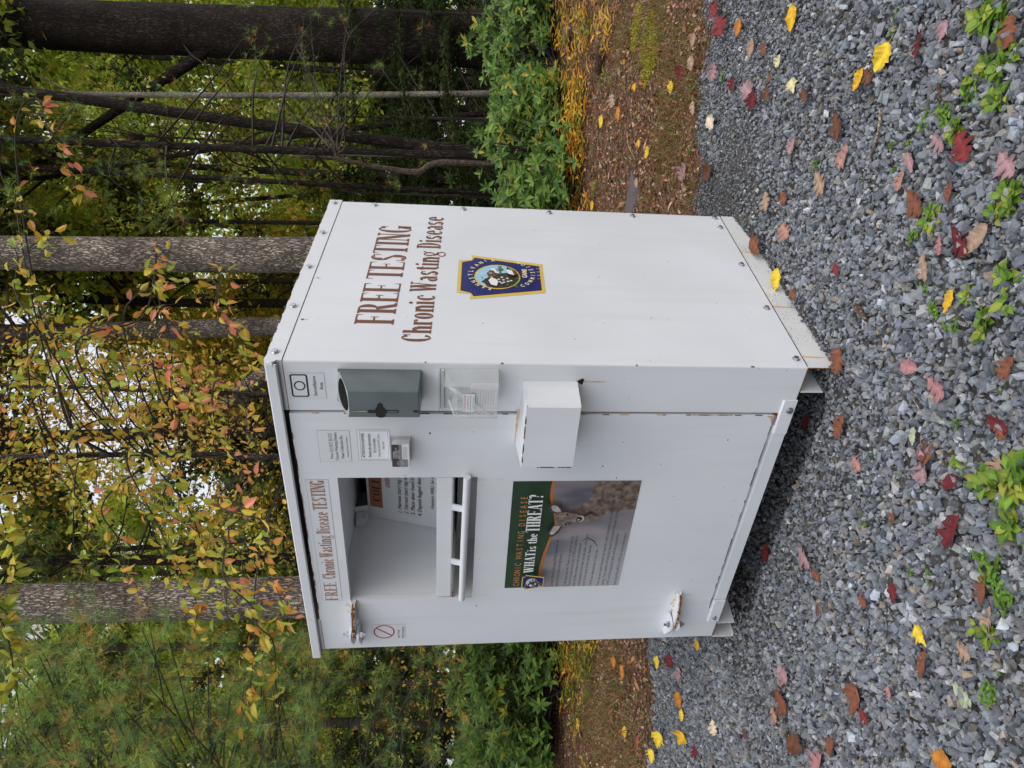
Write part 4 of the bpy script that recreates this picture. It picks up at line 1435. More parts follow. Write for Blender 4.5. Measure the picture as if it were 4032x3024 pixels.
put(*gravel(195000, .007, .017, 1.2, 1, (-6, 3.4, -2.1, 3.2)), 1)
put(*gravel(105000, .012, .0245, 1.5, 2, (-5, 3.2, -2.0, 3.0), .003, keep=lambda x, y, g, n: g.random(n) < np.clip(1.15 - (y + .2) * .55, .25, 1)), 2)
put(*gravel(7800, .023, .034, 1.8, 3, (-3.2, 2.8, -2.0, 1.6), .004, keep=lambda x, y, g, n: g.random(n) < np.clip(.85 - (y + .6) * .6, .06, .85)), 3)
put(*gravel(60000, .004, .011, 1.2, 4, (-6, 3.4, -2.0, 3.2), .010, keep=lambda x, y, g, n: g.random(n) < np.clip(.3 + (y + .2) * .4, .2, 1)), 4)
o = s.build('gravel', M_stone)
tag(o, kind='stuff')

# ---------------------------------------------------------------- leaf litter, moss, grass on the forest edge
M_litter = mat('dead_leaf', rough=.8, attr=True, var=.2, vscale=40, spec=.25)
M_leaf = mat('living_leaf', rough=.45, attr=True, transl=.38, var=.12, vscale=20, spec=.4)
M_far = mat('far_foliage', rough=.6, attr=True, transl=.5, spec=.25)
M_need = mat('pine_needle', rough=.5, attr=True, transl=.25, spec=.3)
LC = [(.42, .27, .19), (.38, .20, .12), (.34, .12, .07), (.48, .34, .24), (.20, .22, .06), (.30, .12, .06), (.24, .095, .04), (.15, .06, .03), (.25, .12, .055), (.12, .05, .028), (.30, .17, .09), (.22, .07, .04), (.26, .10, .04), (.17, .09, .055), (.10, .055, .035), (.34, .23, .15)]


def litter_zone(n, g, f0, f1, edge=-.05):
    f = f0 + (f1 - f0) * g.random(n) ** 1.25
    n = int(n)
    l = g.uniform(-.66, .66, n) * f + g.uniform(-.3, .9, n)
    x = CAM[0] + FWD[0] * f + RGT[0] * l
    y = CAM[1] + FWD[1] * f + RGT[1] * l
    ok = gravel_edge(x, y) < g.normal(edge, .07, n)
    return x[ok], y[ok], f[ok]


g = np.random.default_rng(21)
s = Soup()
x, y, f = litter_zone(112000, g, 3.2, 10)
n = len(x)
nz = rdir(n, g) * .75 + np.array([0, 0, 1.0])
s.inst(CARD_V, CARD_F, frames(nz, g.uniform(0, 6.28, n), g.uniform(.008, .028, n) * (1 + .05 * f)), np.stack([x, y, ground_z(x, y) + g.uniform(0, .022, n)], -1), pick(LC, n, g, .3))
x, y, f = litter_zone(1900, g, 3.3, 10, -.1)
n = len(x)
s.inst(LEAF_V, LEAF_F, frames(rdir(n, g) * .45 + np.array([0, 0, 1.0]), g.uniform(0, 6.28, n), g.uniform(.05, .09, n)), np.stack([x, y, ground_z(x, y) + g.uniform(.005, .03, n)], -1), pick(LC, n, g, .3), LEAF_C)
# pine straw, thin and tangled
x, y, f = litter_zone(82000, g, 3.3, 9)
n = len(x)
d = rdir(n, g) * np.array([1, 1, .35])
s.inst(NEED_V, NEED_F, frames_x(d, rdir(n, g), g.uniform(.03, .09, n)), np.stack([x, y, ground_z(x, y) + g.uniform(.004, .04, n)], -1), pick([(.30, .14, .08), (.24, .09, .05), (.40, .25, .15), (.16, .07, .04), (.20, .21, .06), (.34, .30, .10)], n, g, .25))
tag(s.build('leaf_litter', M_litter), kind='stuff')

# short grass blades
s = Soup()
cl = [(2560, 130, .26), (2620, 230, .22), (2700, 250, .2), (2690, 460, .30), (2640, 500, .25), (2450, 200, .16), (2600, 620, .12), (2740, 820, .14), (2560, 820, .1), (2380, 2700, .30), (2320, 2650, .3), (2430, 2620, .22),
      (2450, 2850, .32), (2400, 2960, .3), (2280, 2560, .25), (2500, 2980, .2), (2740, 330, .10), (2330, 2820, .25), (2600, 60, .2), (2480, 60, .2)]
for px, py, r in cl:
    c = on_ground(px, py)
    n = int(2600 * r)
    a, q = g.uniform(0, 6.28, n), r * np.sqrt(g.random(n)) * 1.2
    x, y = c[0] + q * np.cos(a), c[1] + q * np.sin(a)
    ok = gravel_edge(x, y) < .03
    x, y = x[ok], y[ok]
    n = len(x)
    d = rdir(n, g) * .8 + np.array([0, 0, .55])
    s.inst([(0, .02, 0), (0, -.02, 0), (.6, .012, .10), (.6, -.012, .10), (1, 0, -.02)], [(0, 1, 3), (0, 3, 2), (2, 3, 4)], frames_x(d, rdir(n, g), g.uniform(.04, .13, n)), np.stack([x, y, ground_z(x, y)], -1),
           pick([(.13, .20, .04), (.22, .22, .05), (.30, .12, .06), (.34, .22, .10), (.40, .32, .17), (.26, .10, .05)], n, g, .2))
tag(s.build('short_grass', M_leaf), kind='stuff')

s = Soup()
for px, py, r in ((2515, 110, .12), (2560, 140, .13), (2580, 200, .12), (2560, 240, .12), (2700 - 130, 190, .1)):
    c = on_ground(px, py)
    n = int(9000 * r)
    a, q = g.uniform(0, 6.28, n), r * np.sqrt(g.random(n))
    x, y = c[0] + q * np.cos(a) * 1.4, c[1] + q * np.sin(a)
    d = rdir(n, g) * .7 + np.array([0, 0, .9])
    s.inst(CARD_V, CARD_F, frames_x(d, rdir(n, g), g.uniform(.008, .022, n)), np.stack([x, y, ground_z(x, y) + g.uniform(0, .02, n)], -1), pick([(.46, .46, .02), (.34, .38, .02), (.56, .50, .03)], n, g, .2))
tag(s.build('moss', M_leaf), kind='stuff')

# low yellowing undergrowth in front of the laurels
s = Soup()
def yellow_patch(px, py, rl, rf, k, hmax, green=.35):
    c = on_ground(px, py)
    for _ in range(k):
        a, b = g.normal(0, .5), g.normal(0, .5)
        x, y = c[0] + RGT[0] * a * rl + FWD[0] * b * rf, c[1] + RGT[1] * a * rl + FWD[1] * b * rf
        z = float(ground_z(x, y))
        h = g.uniform(.05, hmax)
        if g.random() < .35: continue
        lean = g.normal(0, .05, 2)
        m = 7
        t = np.linspace(.25, 1, m)
        P = np.stack([x + lean[0] * t, y + lean[1] * t, z + h * t], -1)
        th = np.arange(m) * 2.4 + g.uniform(0, 6)
        d = np.stack([np.cos(th), np.sin(th), g.uniform(.0, .5, m)], -1)
        s.inst(LEAF_V, LEAF_F, frames_x(d, np.tile([0, 0, 1.0], (m, 1)), g.uniform(.08, .135, m)) * np.array([1, .50, 1])[None, None, :], P,
               pick([(.75, .46, .05), (.68, .50, .07), (.80, .38, .05)] if g.random() > green else [(.20, .26, .04), (.34, .32, .05)], m, g, .15), LEAF_C)


for px, py, rl, rf, k, h, gr in ((2270, 480, .45, .5, 60, .22, .2), (2290, 620, .5, .5, 70, .22, .2), (2260, 720, .4, .4, 45, .2, .25), (2310, 380, .3, .4, 30, .2, .3), (2250, 60, .7, .7, 60, .25, .3), (2320, 130, .5, .5, 40, .2, .3), (2400, 40, .5, .4, 35, .18, .3),
                                 (2250, 2570, .5, .5, 50, .22, .6), (2330, 2540, .4, .4, 34, .2, .6), (2280, 2660, .5, .5, 40, .2, .6)):
    yellow_patch(px, py, rl, rf, k, h, gr)
tag(s.build('yellow_undergrowth', M_leaf), kind='stuff')

# ---------------------------------------------------------------- fallen leaves one by one
COLS = {'gold': (.62, .36, .02), 'yellow': (.72, .50, .04), 'pale': (.55, .50, .26), 'red': (.19, .028, .03), 'dred': (.13, .018, .022), 'pink': (.36, .17, .17), 'mauve': (.34, .20, .21), 'salmon': (.36, .19, .15),
        'rust': (.19, .07, .038), 'brown': (.13, .055, .03), 'tan': (.34, .23, .16), 'orange': (.46, .18, .03), 'green': (.36, .40, .26), 'cream': (.62, .52, .38)}


def leaf_mesh(kind, L, seed, curl):
    g = np.random.default_rng(seed)
    if kind == 'oak':
        ts = np.array([0, .10, .19, .27, .35, .43, .52, .60, .68, .77, .85, .93, 1.0])
        wd = np.array([0, .05, .21, .25, .09, .33, .41, .13, .31, .33, .12, .17, .0])
        sw = np.array([0, 0, .02, .06, .01, .05, .10, .02, .05, .09, .02, .04, 0])
    elif kind == 'ovate':
        ts = np.linspace(0, 1, 13)
        wd = .27 * np.sin(np.pi * ts ** .8) ** .8
        wd[0] = 0; wd[-1] = 0
        sw = .03 * np.ones(13)
    else:   # maple-like, broad with three points
        ts = np.array([0, .05, .12, .22, .30, .40, .48, .56, .64, .74, .84, .93, 1.0])
        wd = np.array([0, .10, .22, .34, .30, .46, .20, .26, .17, .12, .10, .05, 0])
        sw = np.array([0, -.04, -.03, 0, .05, .16, .04, .08, .03, .05, 0, 0, 0])
    V, C = [], []
    for i, t in enumerate(ts):
        wl, wr = wd[i] * g.uniform(.75, 1.2), wd[i] * g.uniform(.75, 1.2)
        for k, wv in ((0, 0), (1, wl * .5), (2, wl), (3, -wr * .5), (4, -wr)):
            x = t + (sw[i] if k in (2, 4) else sw[i] * .3 * (k > 0)) * g.uniform(.7, 1.2)
            z = curl * (abs(wv) ** 1.3) * 1.2 + curl * .5 * (t - .5) ** 2 + (g.normal(0, .015) if k else 0)
            V.append((x, wv, z))
            C.append(1.18 if k == 0 else (1.0 if k in (1, 3) else .86) * g.uniform(.8, 1.12))
    F = []
    for i in range(12):
        a, b = i * 5, i * 5 + 5
        F += [(a, b, b + 1, a + 1), (a + 1, b + 1, b + 2, a + 2), (a, a + 3, b + 3, b), (a + 3, a + 4, b + 4, b + 3)]
    V = np.array(V)
    Vs, Fs = tube([(-.22, .02, .03), (-.1, .01, .01), (.02, 0, 0)], [.012, .010, .012], 4)
    return V * L, np.array(F), np.array(C), Vs * L, Fs


def place_leaf(px, py, plen, ang, kind, col, label, grp, lift=.014, curl=.35, on=None):
    p = on_ground(px, py) if on is None else on
    q = on_ground(px + 25 * math.cos(math.radians(ang)), py + 25 * math.sin(math.radians(ang)))
    r0 = on_ground(px, py)
    d = (q - r0)
    d[2] = 0
    k = np.linalg.norm(d)
    L = k / 25 * plen
    depth = np.linalg.norm(p - CAM)
    L = float(np.clip(L * 1.0, .04, .16 if depth < 3 else .13))
    d = d / k
    sd_ = int(px * 7 + py)
    g = np.random.default_rng(sd_)
    V, F, C, Vs, Fs = leaf_mesh(kind, L, sd_, curl * g.uniform(.5, 1.3))
    tc_ = (CAM - p)[:2] / np.linalg.norm((CAM - p)[:2])          # many lie propped, facing out of the wood
    tl = np.clip((depth - 2.4) * .40, 0, .75) * g.uniform(.6, 1.2)
    up = np.array([g.normal(0, .16) + tc_[0] * tl, g.normal(0, .16) + tc_[1] * tl, 1.0])
    lift = lift + .012 * tl
    M = frames_x(d[None], up[None], np.ones(1))[0]
    c = np.array(COLS[col])
    so = Soup()
    mid = np.array([.5 * L, 0, 0])
    base = np.array([p[0], p[1], float(ground_z(p[0], p[1])) + lift + .006])
    so.add((V - mid) @ M.T + base, F, c[None] * C[:, None] * (1 + g.normal(0, .06, (len(C), 1))))
    so.add((Vs - mid) @ M.T + base, Fs, c * .7)
    o = so.build('fallen_leaf', M_litter, origin=base)
    return tag(o, label, 'fallen leaf', grp)


GL = 'fallen leaves scattered on the gravel'
LEAVES = [
 (3142, 72, 108, 95, 'ovate', 'gold', 'long golden leaf on the gravel at the rear corner farthest from the bin'),
 (3030, 193, 60, 100, 'oak', 'rust', 'small rust leaf on fine gravel near the red oak leaves by the grass'),
 (3087, 238, 55, 110, 'oak', 'pale', 'pale yellow lobed leaf on gravel below the long golden leaf'),
 (3145, 341, 60, 80, 'maple', 'pale', 'broad pale yellow leaf lying on gravel between small brown leaves'),
 (3051, 307, 30, 90, 'oak', 'rust', 'tiny rust leaf just above the dark crumpled brown leaf'),
 (3042, 368, 60, 95, 'oak', 'brown', 'crumpled dark brown leaf near the forest side of the gravel'),
 (3193, 374, 55, 70, 'oak', 'brown', 'thin curled brown leaf next to the broad pale yellow leaf'),
 (3503, 223, 135, 115, 'ovate', 'yellow', 'large bright yellow leaf on coarse gravel, the brightest one'),
 (3410, 313, 100, 115, 'ovate', 'gold', 'orange yellow pointed leaf beside the large bright yellow leaf'),
 (3440, 300, 60, 60, 'oak', 'brown', 'dark brown scrap of leaf tucked under the orange yellow pointed leaf'),
 (3320, 494, 110, 80, 'oak', 'brown', 'curled chocolate brown oak leaf alone on mid gravel'),
 (3347, 615, 110, 110, 'oak', 'salmon', 'slender pink oak leaf with deep lobes on open gravel'),
 (3142, 573, 70, 110, 'oak', 'mauve', 'dull purple oak leaf on fine gravel behind the bin'),
 (3253, 717, 90, 70, 'oak', 'tan', 'tan leaf curled upright like a boat on the gravel'),
 (3610, 640, 85, 80, 'ovate', 'mauve', 'smooth mauve leaf overlapping a salmon oak leaf'),
 (3575, 710, 90, 110, 'oak', 'salmon', 'salmon oak leaf partly under the smooth mauve leaf'),
 (3627, 796, 110, 60, 'oak', 'rust', 'ragged rust brown leaf beside a big green weed tuft'),
 (3820, 573, 125, 75, 'oak', 'red', 'large deep red spotted oak leaf touching green weeds'),
 (3726, 558, 75, 50, 'oak', 'mauve', 'small purple oak leaf just above the large spotted red one'),
 (3741, 127, 100, 110, 'maple', 'mauve', 'flat mauve leaf with three points near the bright weed mat'),
 (3648, 175, 120, 100, 'oak', 'dred', 'curled dark red leaf showing its edge near the mauve three pointed leaf'),
 (4007, 120, 150, 100, 'oak', 'rust', 'big rusty oak leaf lying over the bright green weed mat'),
 (4001, 645, 110, 60, 'oak', 'mauve', 'wide mauve brown oak leaf at the very front of the gravel'),
 (3769, 754, 85, 110, 'oak', 'rust', 'shrivelled orange brown leaf between two pale stones'),
 (3880, 940, 150, 130, 'ovate', 'tan', 'large tan ribbed leaf lying over a dark red oak leaf'),
 (3808, 946, 130, 60, 'oak', 'dred', 'dark red oak leaf half under the large tan ribbed leaf'),
 (3729, 965, 80, 90, 'oak', 'pink', 'rosy pink oak leaf beside the dark red and tan pair'),
 (3115, 910, 65, 70, 'oak', 'salmon', 'salmon brown leaf on gravel near the middle of the bin side'),
 (3108, 778, 50, 80, 'oak', 'rust', 'little orange brown leaf on gravel next to a tan narrow leaf'),
 (3039, 790, 85, 90, 'oak', 'tan', 'narrow tan leaf close to the far foot of the bin'),
 (3318, 1066, 55, 80, 'maple', 'red', 'small bright red star shaped leaf alone beside the bin'),
 (3668, 1048, 115, 80, 'oak', 'tan', 'tan oak leaf with dark veins on coarse gravel'),
 (3767, 1187, 100, 110, 'ovate', 'gold', 'yellow tan ribbed leaf among green seedlings in front of the bin side'),
 (3324, 1416, 110, 95, 'oak', 'rust', 'upright rust oak leaf beside the near corner of the bin'),
 (3607, 1446, 75, 20, 'ovate', 'pink', 'folded pink leaf fragment near the pink oak leaf'),
 (3716, 1525, 110, 45, 'oak', 'pink', 'pink oak leaf spread flat, left of a rust brown one'),
 (4002, 1446, 105, 120, 'oak', 'rust', 'rust brown oak leaf lying nearest the photographer'),
 (3963, 1669, 110, 30, 'oak', 'dred', 'dark red wet oak leaf pinned under a grey stone'),
 (3968, 1695, 80, 50, 'oak', 'rust', 'orange brown leaf peeping out under the dark red wet one'),
 (3330, 1675, 95, 110, 'oak', 'rust', 'narrow rust leaf on gravel in front of the foot plate bolt'),
 (3662, 1832, 145, 85, 'oak', 'mauve', 'large clean mauve oak leaf, the longest in front of the door'),
 (3668, 1790, 80, 10, 'oak', 'rust', 'rust leaf mostly hidden beneath the large clean mauve leaf'),
 (3400, 1826, 65, 60, 'oak', 'salmon', 'little faded pink leaf between the bin and the mauve leaf'),
 (3770, 1898, 75, 160, 'ovate', 'dred', 'curled blood red leaf between two weed rosettes'),
 (3957, 1832, 80, 110, 'oak', 'tan', 'tan leaf lying on the edge of the largest weed rosette'),
 (3625, 1717, 75, 95, 'ovate', 'green', 'pale grey green leaf flat on stones above the mauve oak leaf'),
 (3542, 2024, 75, 80, 'oak', 'rust', 'reddish brown crumpled leaf on open gravel before the door'),
 (3781, 2088, 140, 120, 'oak', 'dred', 'large dark crimson oak leaf at the edge of the weed bed'),
 (3905, 2318, 120, 100, 'oak', 'rust', 'rust oak leaf stretched across green ground weeds'),
 (3542, 2332, 80, 90, 'ovate', 'dred', 'dark wine coloured leaf curled beside small weeds'),
 (3423, 2364, 65, 60, 'oak', 'rust', 'small rust leaf to the bin side of the wine coloured leaf'),
 (3243, 2400, 40, 90, 'ovate', 'brown', 'tiny round brown leaf in the middle of fine gravel'),
 (3190, 2195, 90, 60, 'oak', 'mauve', 'dusty purple oak leaf on dark gravel in front of the door'),
 (3235, 2262, 50, 50, 'oak', 'rust', 'short orange brown leaf touching the dusty purple one'),
 (3037, 2171, 75, 95, 'oak', 'red', 'reddish oak leaf in the shade by the door edge'),
 (3654, 2506, 100, 60, 'maple', 'yellow', 'clear yellow leaf on gravel near the hinge side'),
 (3662, 2612, 110, 100, 'oak', 'rust', 'long rust oak leaf pointing away from the clear yellow leaf'),
 (3822, 2561, 90, 40, 'oak', 'tan', 'brownish tan oak leaf between weeds on the hinge side'),
 (3818, 2731, 120, 45, 'oak', 'green', 'grey green oak leaf with silvery underside beside a weed tuft'),
 (3386, 2759, 120, 100, 'maple', 'rust', 'large orange brown folded leaf touching a small red leaf'),
 (3427, 2819, 70, 60, 'oak', 'red', 'small crimson leaf touching the large folded orange brown leaf'),
 (3528, 2731, 55, 80, 'maple', 'pink', 'small pink star shaped leaf on gravel'),
 (3106, 2653, 80, 60, 'oak', 'mauve', 'faded purple leaf near the left foot of the bin'),
 (3101, 2759, 100, 60, 'oak', 'rust', 'tall narrow rust leaf beyond the faded purple leaf'),
 (3070, 2814, 70, 70, 'oak', 'salmon', 'dull pinkish brown leaf beside the tall narrow rust leaf'),
 (3160, 2933, 100, 40, 'ovate', 'brown', 'broad brown leaf curled like a cup near the photo corner'),
 (3299, 2938, 65, 110, 'oak', 'rust', 'bright rust leaf right of the cupped broad brown leaf'),
 (3740, 2993, 95, 30, 'ovate', 'orange', 'orange brown leaf cut by the hinge side border of the photo'),
 (3243, 3007, 100, 120, 'oak', 'pink', 'pink oak leaf cut by the hinge side border of the photo'),
 (3923, 2437, 110, 100, 'oak', 'tan', 'pale tan leaf curling off the weed bed onto stones'),
 (3197, 1665, 60, 110, 'ovate', 'dred', 'dark maroon leaf in the shadow just under the bin'),
 (2690, 2755, 75, 80, 'ovate', 'orange', 'orange leaf end to end with a slim yellow one'),
 (2702, 2816, 50, 90, 'ovate', 'yellow', 'slim yellow leaf end to end with an orange one'),
 (2702, 2907, 60, 110, 'maple', 'gold', 'mottled gold leaf on gravel beside the two big yellow leaves'),
 (2831, 2863, 70, 80, 'oak', 'cream', 'cream coloured oak leaf on the hinge side gravel'),
 (2954, 2892, 45, 70, 'ovate', 'brown', 'square looking brown leaf scrap on open gravel'),
 (2654, 2600, 60, 80, 'oak', 'red', 'crumpled dark orange red leaf behind the bin corner'),
 (2605, 2607, 55, 90, 'ovate', 'yellow', 'narrow yellow leaf at the gravel edge behind the bin'),
 (2755, 2957, 55, 80, 'oak', 'dred', 'maroon leaf near the photo border on the forest side'),
 (2690, 2654, 60, 95, 'oak', 'mauve', 'dull pink oak leaf left of the crumpled orange red one'),
 (2768, 2540, 45, 90, 'ovate', 'gold', 'golden leaf tip showing right behind the lower hinge'),
 (2929, 108, 75, 100, 'ovate', 'orange', 'yellow orange leaf lying beside the big red oak leaf'),
 (2979, 190, 80, 100, 'ovate', 'tan', 'smooth tan oval leaf on gravel below the yellow orange one'),
 (2830, 282, 75, 100, 'oak', 'mauve', 'pale pink oak leaf where gravel meets the grass'),
 (2906, 328, 60, 110, 'oak', 'dred', 'dark red leaf standing on edge among grey stones'),
 (2966, 353, 60, 60, 'oak', 'mauve', 'lilac oak leaf touching a dark red leaf on gravel'),
 (2985, 392, 75, 95, 'oak', 'dred', 'dark red leaf directly below the lilac oak leaf'),
 (2819, 483, 55, 70, 'ovate', 'cream', 'folded white and brown leaf at the gravel edge'),
 (2803, 683, 100, 120, 'maple', 'brown', 'large brown maple shaped leaf close to the far bin foot'),
 (2708, 673, 100, 110, 'oak', 'mauve', 'lilac pink oak leaf beside the large brown maple shaped leaf'),
]
for L_ in LEAVES:
    place_leaf(*L_, GL)
GF = 'larger fallen leaves on the forest litter'
for L_ in [
 (2868, 103, 105, 80, 'oak', 'red', 'big bright red oak leaf at the border of grass and gravel'),
 (2845, 40, 80, 60, 'oak', 'red', 'second red oak leaf above the big one, cut by the photo border'),
 (2760, 157, 60, 95, 'ovate', 'tan', 'tan crinkled oval leaf on litter next to the red oak leaves'),
 (2708, 293, 65, 110, 'maple', 'red', 'red star shaped leaf lying on the grassy litter'),
 (2667, 344, 55, 95, 'ovate', 'yellow', 'plump bright yellow leaf in the middle of the grassy litter'),
 (2757, 426, 60, 90, 'ovate', 'tan', 'round tan leaf curled at the litter edge beside gravel'),
 (2575, 602, 60, 125, 'ovate', 'yellow', 'bright yellow leaf tilted on the litter close to the bin'),
 (2388, 480, 55, 105, 'ovate', 'yellow', 'yellow leaf just in front of the yellow undergrowth'),
 (2523, 347, 35, 90, 'maple', 'gold', 'small gold leaf on litter left of the plump yellow one'),
 (2456, 448, 60, 90, 'ovate', 'orange', 'copper coloured leaf on litter behind the small gold leaf'),
 (2752, 250, 60, 80, 'ovate', 'tan', 'folded light brown leaf where the grass meets gravel'),
 (2432, 395, 60, 95, 'oak', 'tan', 'greyish curled oak leaf in front of the yellow undergrowth'),
 (2540, 565, 35, 90, 'ovate', 'gold', 'mustard leaf half hidden in the grass near the bin'),
 (2530, 720, 40, 90, 'ovate', 'tan', 'peach coloured leaf near the flat grey rock'),
 (2350, 810, 40, 110, 'ovate', 'gold', 'yellow leaf against the bin side at the shrub line'),
 (2480, 245, 25, 95, 'ovate', 'orange', 'narrow orange leaf beside the yellow moss'),
 (2620, 2914, 85, 100, 'maple', 'yellow', 'big yellow orange leaf on the gravel edge, hinge side'),
 (2592, 2979, 60, 95, 'maple', 'yellow', 'round yellow leaf nearest the photo border, hinge side'),
 (2295, 2850, 60, 95, 'ovate', 'gold', 'yellow leaf on litter below the hinge side laurels'),
 (2440, 2605, 50, 90, 'ovate', 'orange', 'orange yellow leaf on litter just past the hinge edge'),
 (2475, 2645, 60, 90, 'ovate', 'orange', 'bright orange leaf in the litter by the gravel, hinge side'),
 (2485, 2880, 50, 90, 'ovate', 'gold', 'pale gold leaf on litter between grass tufts, hinge side')]:
    place_leaf(*L_, GF, .03)

# the two leaves beside the far skid rail
place_leaf(2975, 955, 80, 60, 'ovate', 'rust', 'brown leaf leaning against the far skid rail', GL, .035, on=np.array([.03, .86, 0]))
place_leaf(3104, 1088, 95, 100, 'ovate', 'yellow', 'yellow leaf resting by the skid rail beneath the keystone badge', GL, .03, on=np.array([.035, .56, 0]))
place_leaf(3130, 1180, 45, 70, 'oak', 'rust', 'small rust leaf below the yellow one at the skid rail', GL, .015, on=np.array([.05, .42, 0]))

# ---------------------------------------------------------------- weeds in the gravel
GW = 'green weeds sprouting in the gravel'
WEEDS = [
 (3540, 50, 55, 1, 'weed tuft beside the photo border above the bright yellow leaf'), (3525, 110, 50, 1, 'weed sprig growing beside the uppermost weed tuft'), (3950, 60, 120, 0, 'broad leaved weed at the far front corner of the gravel'),
 (3880, 110, 110, 0, 'glossy broad weed beside the mauve three pointed leaf'), (3980, 240, 100, 0, 'broad weed under the big rusty oak leaf'), (3900, 290, 90, 0, 'weed rosette behind the big rusty oak leaf'),
 (3850, 350, 90, 1, 'sprawling weed in the middle of the weed mat'), (3960, 400, 90, 0, 'weed rosette at the lower edge of the weed mat'), (3730, 470, 90, 1, 'weed with several stems above the purple oak leaf'),
 (3780, 510, 90, 0, 'weed touching the large spotted red oak leaf'), (3660, 490, 70, 1, 'small fresh weed beside the sprawling stems'), (3590, 575, 55, 1, 'weed sprout beside the slender pink oak leaf'),
 (3520, 580, 45, 1, 'tiny two leaf sprout near the twig'), (3225, 645, 50, 1, 'bright seedling behind the slender pink oak leaf'), (3400, 715, 40, 1, 'seedling pair right of the boat shaped tan leaf'),
 (3535, 670, 45, 1, 'seedling touching the salmon oak leaf'), (3700, 850, 95, 0, 'weed rosette beside the ragged rust leaf'), (3620, 930, 70, 1, 'ragged weed near the rosy pink oak leaf'),
 (3990, 760, 110, 0, 'big weed rosette at the front below the mauve brown leaf'), (3960, 830, 90, 0, 'shaded weed rosette at the front edge'), (3650, 1130, 60, 1, 'three leaf weed beside the tan veined oak leaf'),
 (3700, 1235, 75, 1, 'weed cluster under the yellow tan ribbed leaf'), (3775, 1270, 70, 1, 'weed cluster right below the yellow tan ribbed leaf'), (3908, 1300, 90, 0, 'neat round rosette on open gravel'),
 (3830, 1160, 70, 0, 'long leaved weed beside the yellow tan ribbed leaf'), (4010, 1120, 110, 0, 'wide broad leaved weed at the front border by the bin side'), (3523, 1545, 30, 1, 'lone tiny seedling in front of the near corner'),
 (3948, 1540, 35, 1, 'small dark weed beside the rust brown oak leaf'), (3783, 1660, 55, 1, 'bright four leaf seedling beside the wet dark red leaf'), (3445, 1785, 25, 1, 'single green leaf sprout close to the door side'),
 (3812, 1825, 60, 0, 'small rosette between the mauve leaf and the largest rosette'), (3640, 1855, 60, 1, 'weed peeping out around the large clean mauve leaf'), (3900, 1900, 120, 0, 'yellow green rosette joined to the largest one'),
 (3970, 1940, 170, 0, 'largest broad leaved rosette in front of the door'), (4000, 2080, 120, 0, 'leafy weed below the largest rosette'), (3900, 2180, 90, 1, 'small leaved creeping weed beside the crimson oak leaf'),
 (3950, 2260, 100, 1, 'creeping weed above the stretched rust oak leaf'), (3990, 2370, 100, 1, 'creeping weed below the stretched rust oak leaf'), (3410, 2040, 60, 1, 'limp bright weed close to the door'),
 (3600, 2255, 45, 1, 'small weed left of the pair beside the wine leaf'), (3670, 2270, 55, 1, 'small weed right of the pair beside the wine leaf'), (3905, 2500, 90, 0, 'dark green weed rosette on the hinge side'),
 (3945, 2630, 50, 1, 'small weed between dark and bright hinge side weeds'), (3925, 2740, 90, 1, 'bright weed beside the grey green oak leaf'), (3300, 2310, 30, 1, 'thin sprout in the shaded gravel by the door'),
 (2855, 300, 45, 1, 'low weed beside the pale pink oak leaf at the grass edge'), (2730, 590, 40, 1, 'small bright weed at the grass edge beside the bin'), (2690, 640, 40, 1, 'bright clover like weed beside the lilac pink leaf')]
for px, py, plen, typ, label in WEEDS:
    c = on_ground(px, py)
    dep = np.linalg.norm(c - CAM)
    R_ = plen / FPX * dep * .64
    g = np.random.default_rng(int(px + py * 3))
    root = empty('weed_plant', c, label, 'weed', GW)
    ls, st = Soup(), Soup()
    if typ == 0:
        m = int(14 + R_ * 420)
        th = np.arange(m) * 2.4 + g.uniform(0, 6)
        el = g.uniform(-.05, .75, m)
        d = np.stack([np.cos(th) * np.cos(el), np.sin(th) * np.cos(el), np.sin(el)], -1)
        sub = c + np.stack([g.normal(0, R_ * .33, 4), g.normal(0, R_ * .33, 4), np.zeros(4)], -1)
        bs_ = sub[g.integers(0, 4, m)]
        ln = np.clip(R_ * g.uniform(.35, .75, m), .014, .055)
        P = bs_ + d * (ln * .35)[:, None] + [0, 0, .012]
        ls.inst(LEAF_V, LEAF_F, frames_x(d, np.tile([0, 0, 1.0], (m, 1)), ln) * np.array([1, 1.45, 1.5])[None, None, :], P, pick([(.15, .28, .03), (.20, .33, .04), (.11, .22, .03), (.33, .37, .05), (.24, .34, .04)], m, g, .15), LEAF_C)
        V, F = tube([c, c + [0, 0, .012], c + [.004, 0, .02]], [.004, .004, .002], 5)
        st.add(V, F, (.12, .16, .04))
    else:
        k = max(3, int(plen / 11))
        for _ in range(k):
            a = g.uniform(0, 6.28)
            q = R_ * g.uniform(.2, 1)
            tip = c + np.array([math.cos(a) * q, math.sin(a) * q, R_ * g.uniform(.25, .6)])
            midp = (c + tip) / 2 + [0, 0, R_ * .2]
            V, F = tube(spline([c, midp, tip], 3), [.0016] * 7, 4)
            st.add(V, F, (.14, .20, .05))
            m = 6
            t = np.linspace(.3, 1, m)[:, None]
            P = (1 - t) ** 2 * c + 2 * t * (1 - t) * midp + t * t * tip
            th = a + np.arange(m) * 2.2
            d = np.stack([np.cos(th), np.sin(th), g.uniform(.1, .6, m)], -1)
            ls.inst(LEAF_V, LEAF_F, frames_x(d, np.tile([0, 0, 1.0], (m, 1)), R_ * g.uniform(.28, .5, m)) * np.array([1, 1.25, 1])[None, None, :], P, pick([(.15, .30, .03), (.20, .34, .04), (.11, .24, .03)], m, g, .15), LEAF_C)
    ls.build('foliage', M_leaf, root)
    st.build('stem', M_leaf, root)

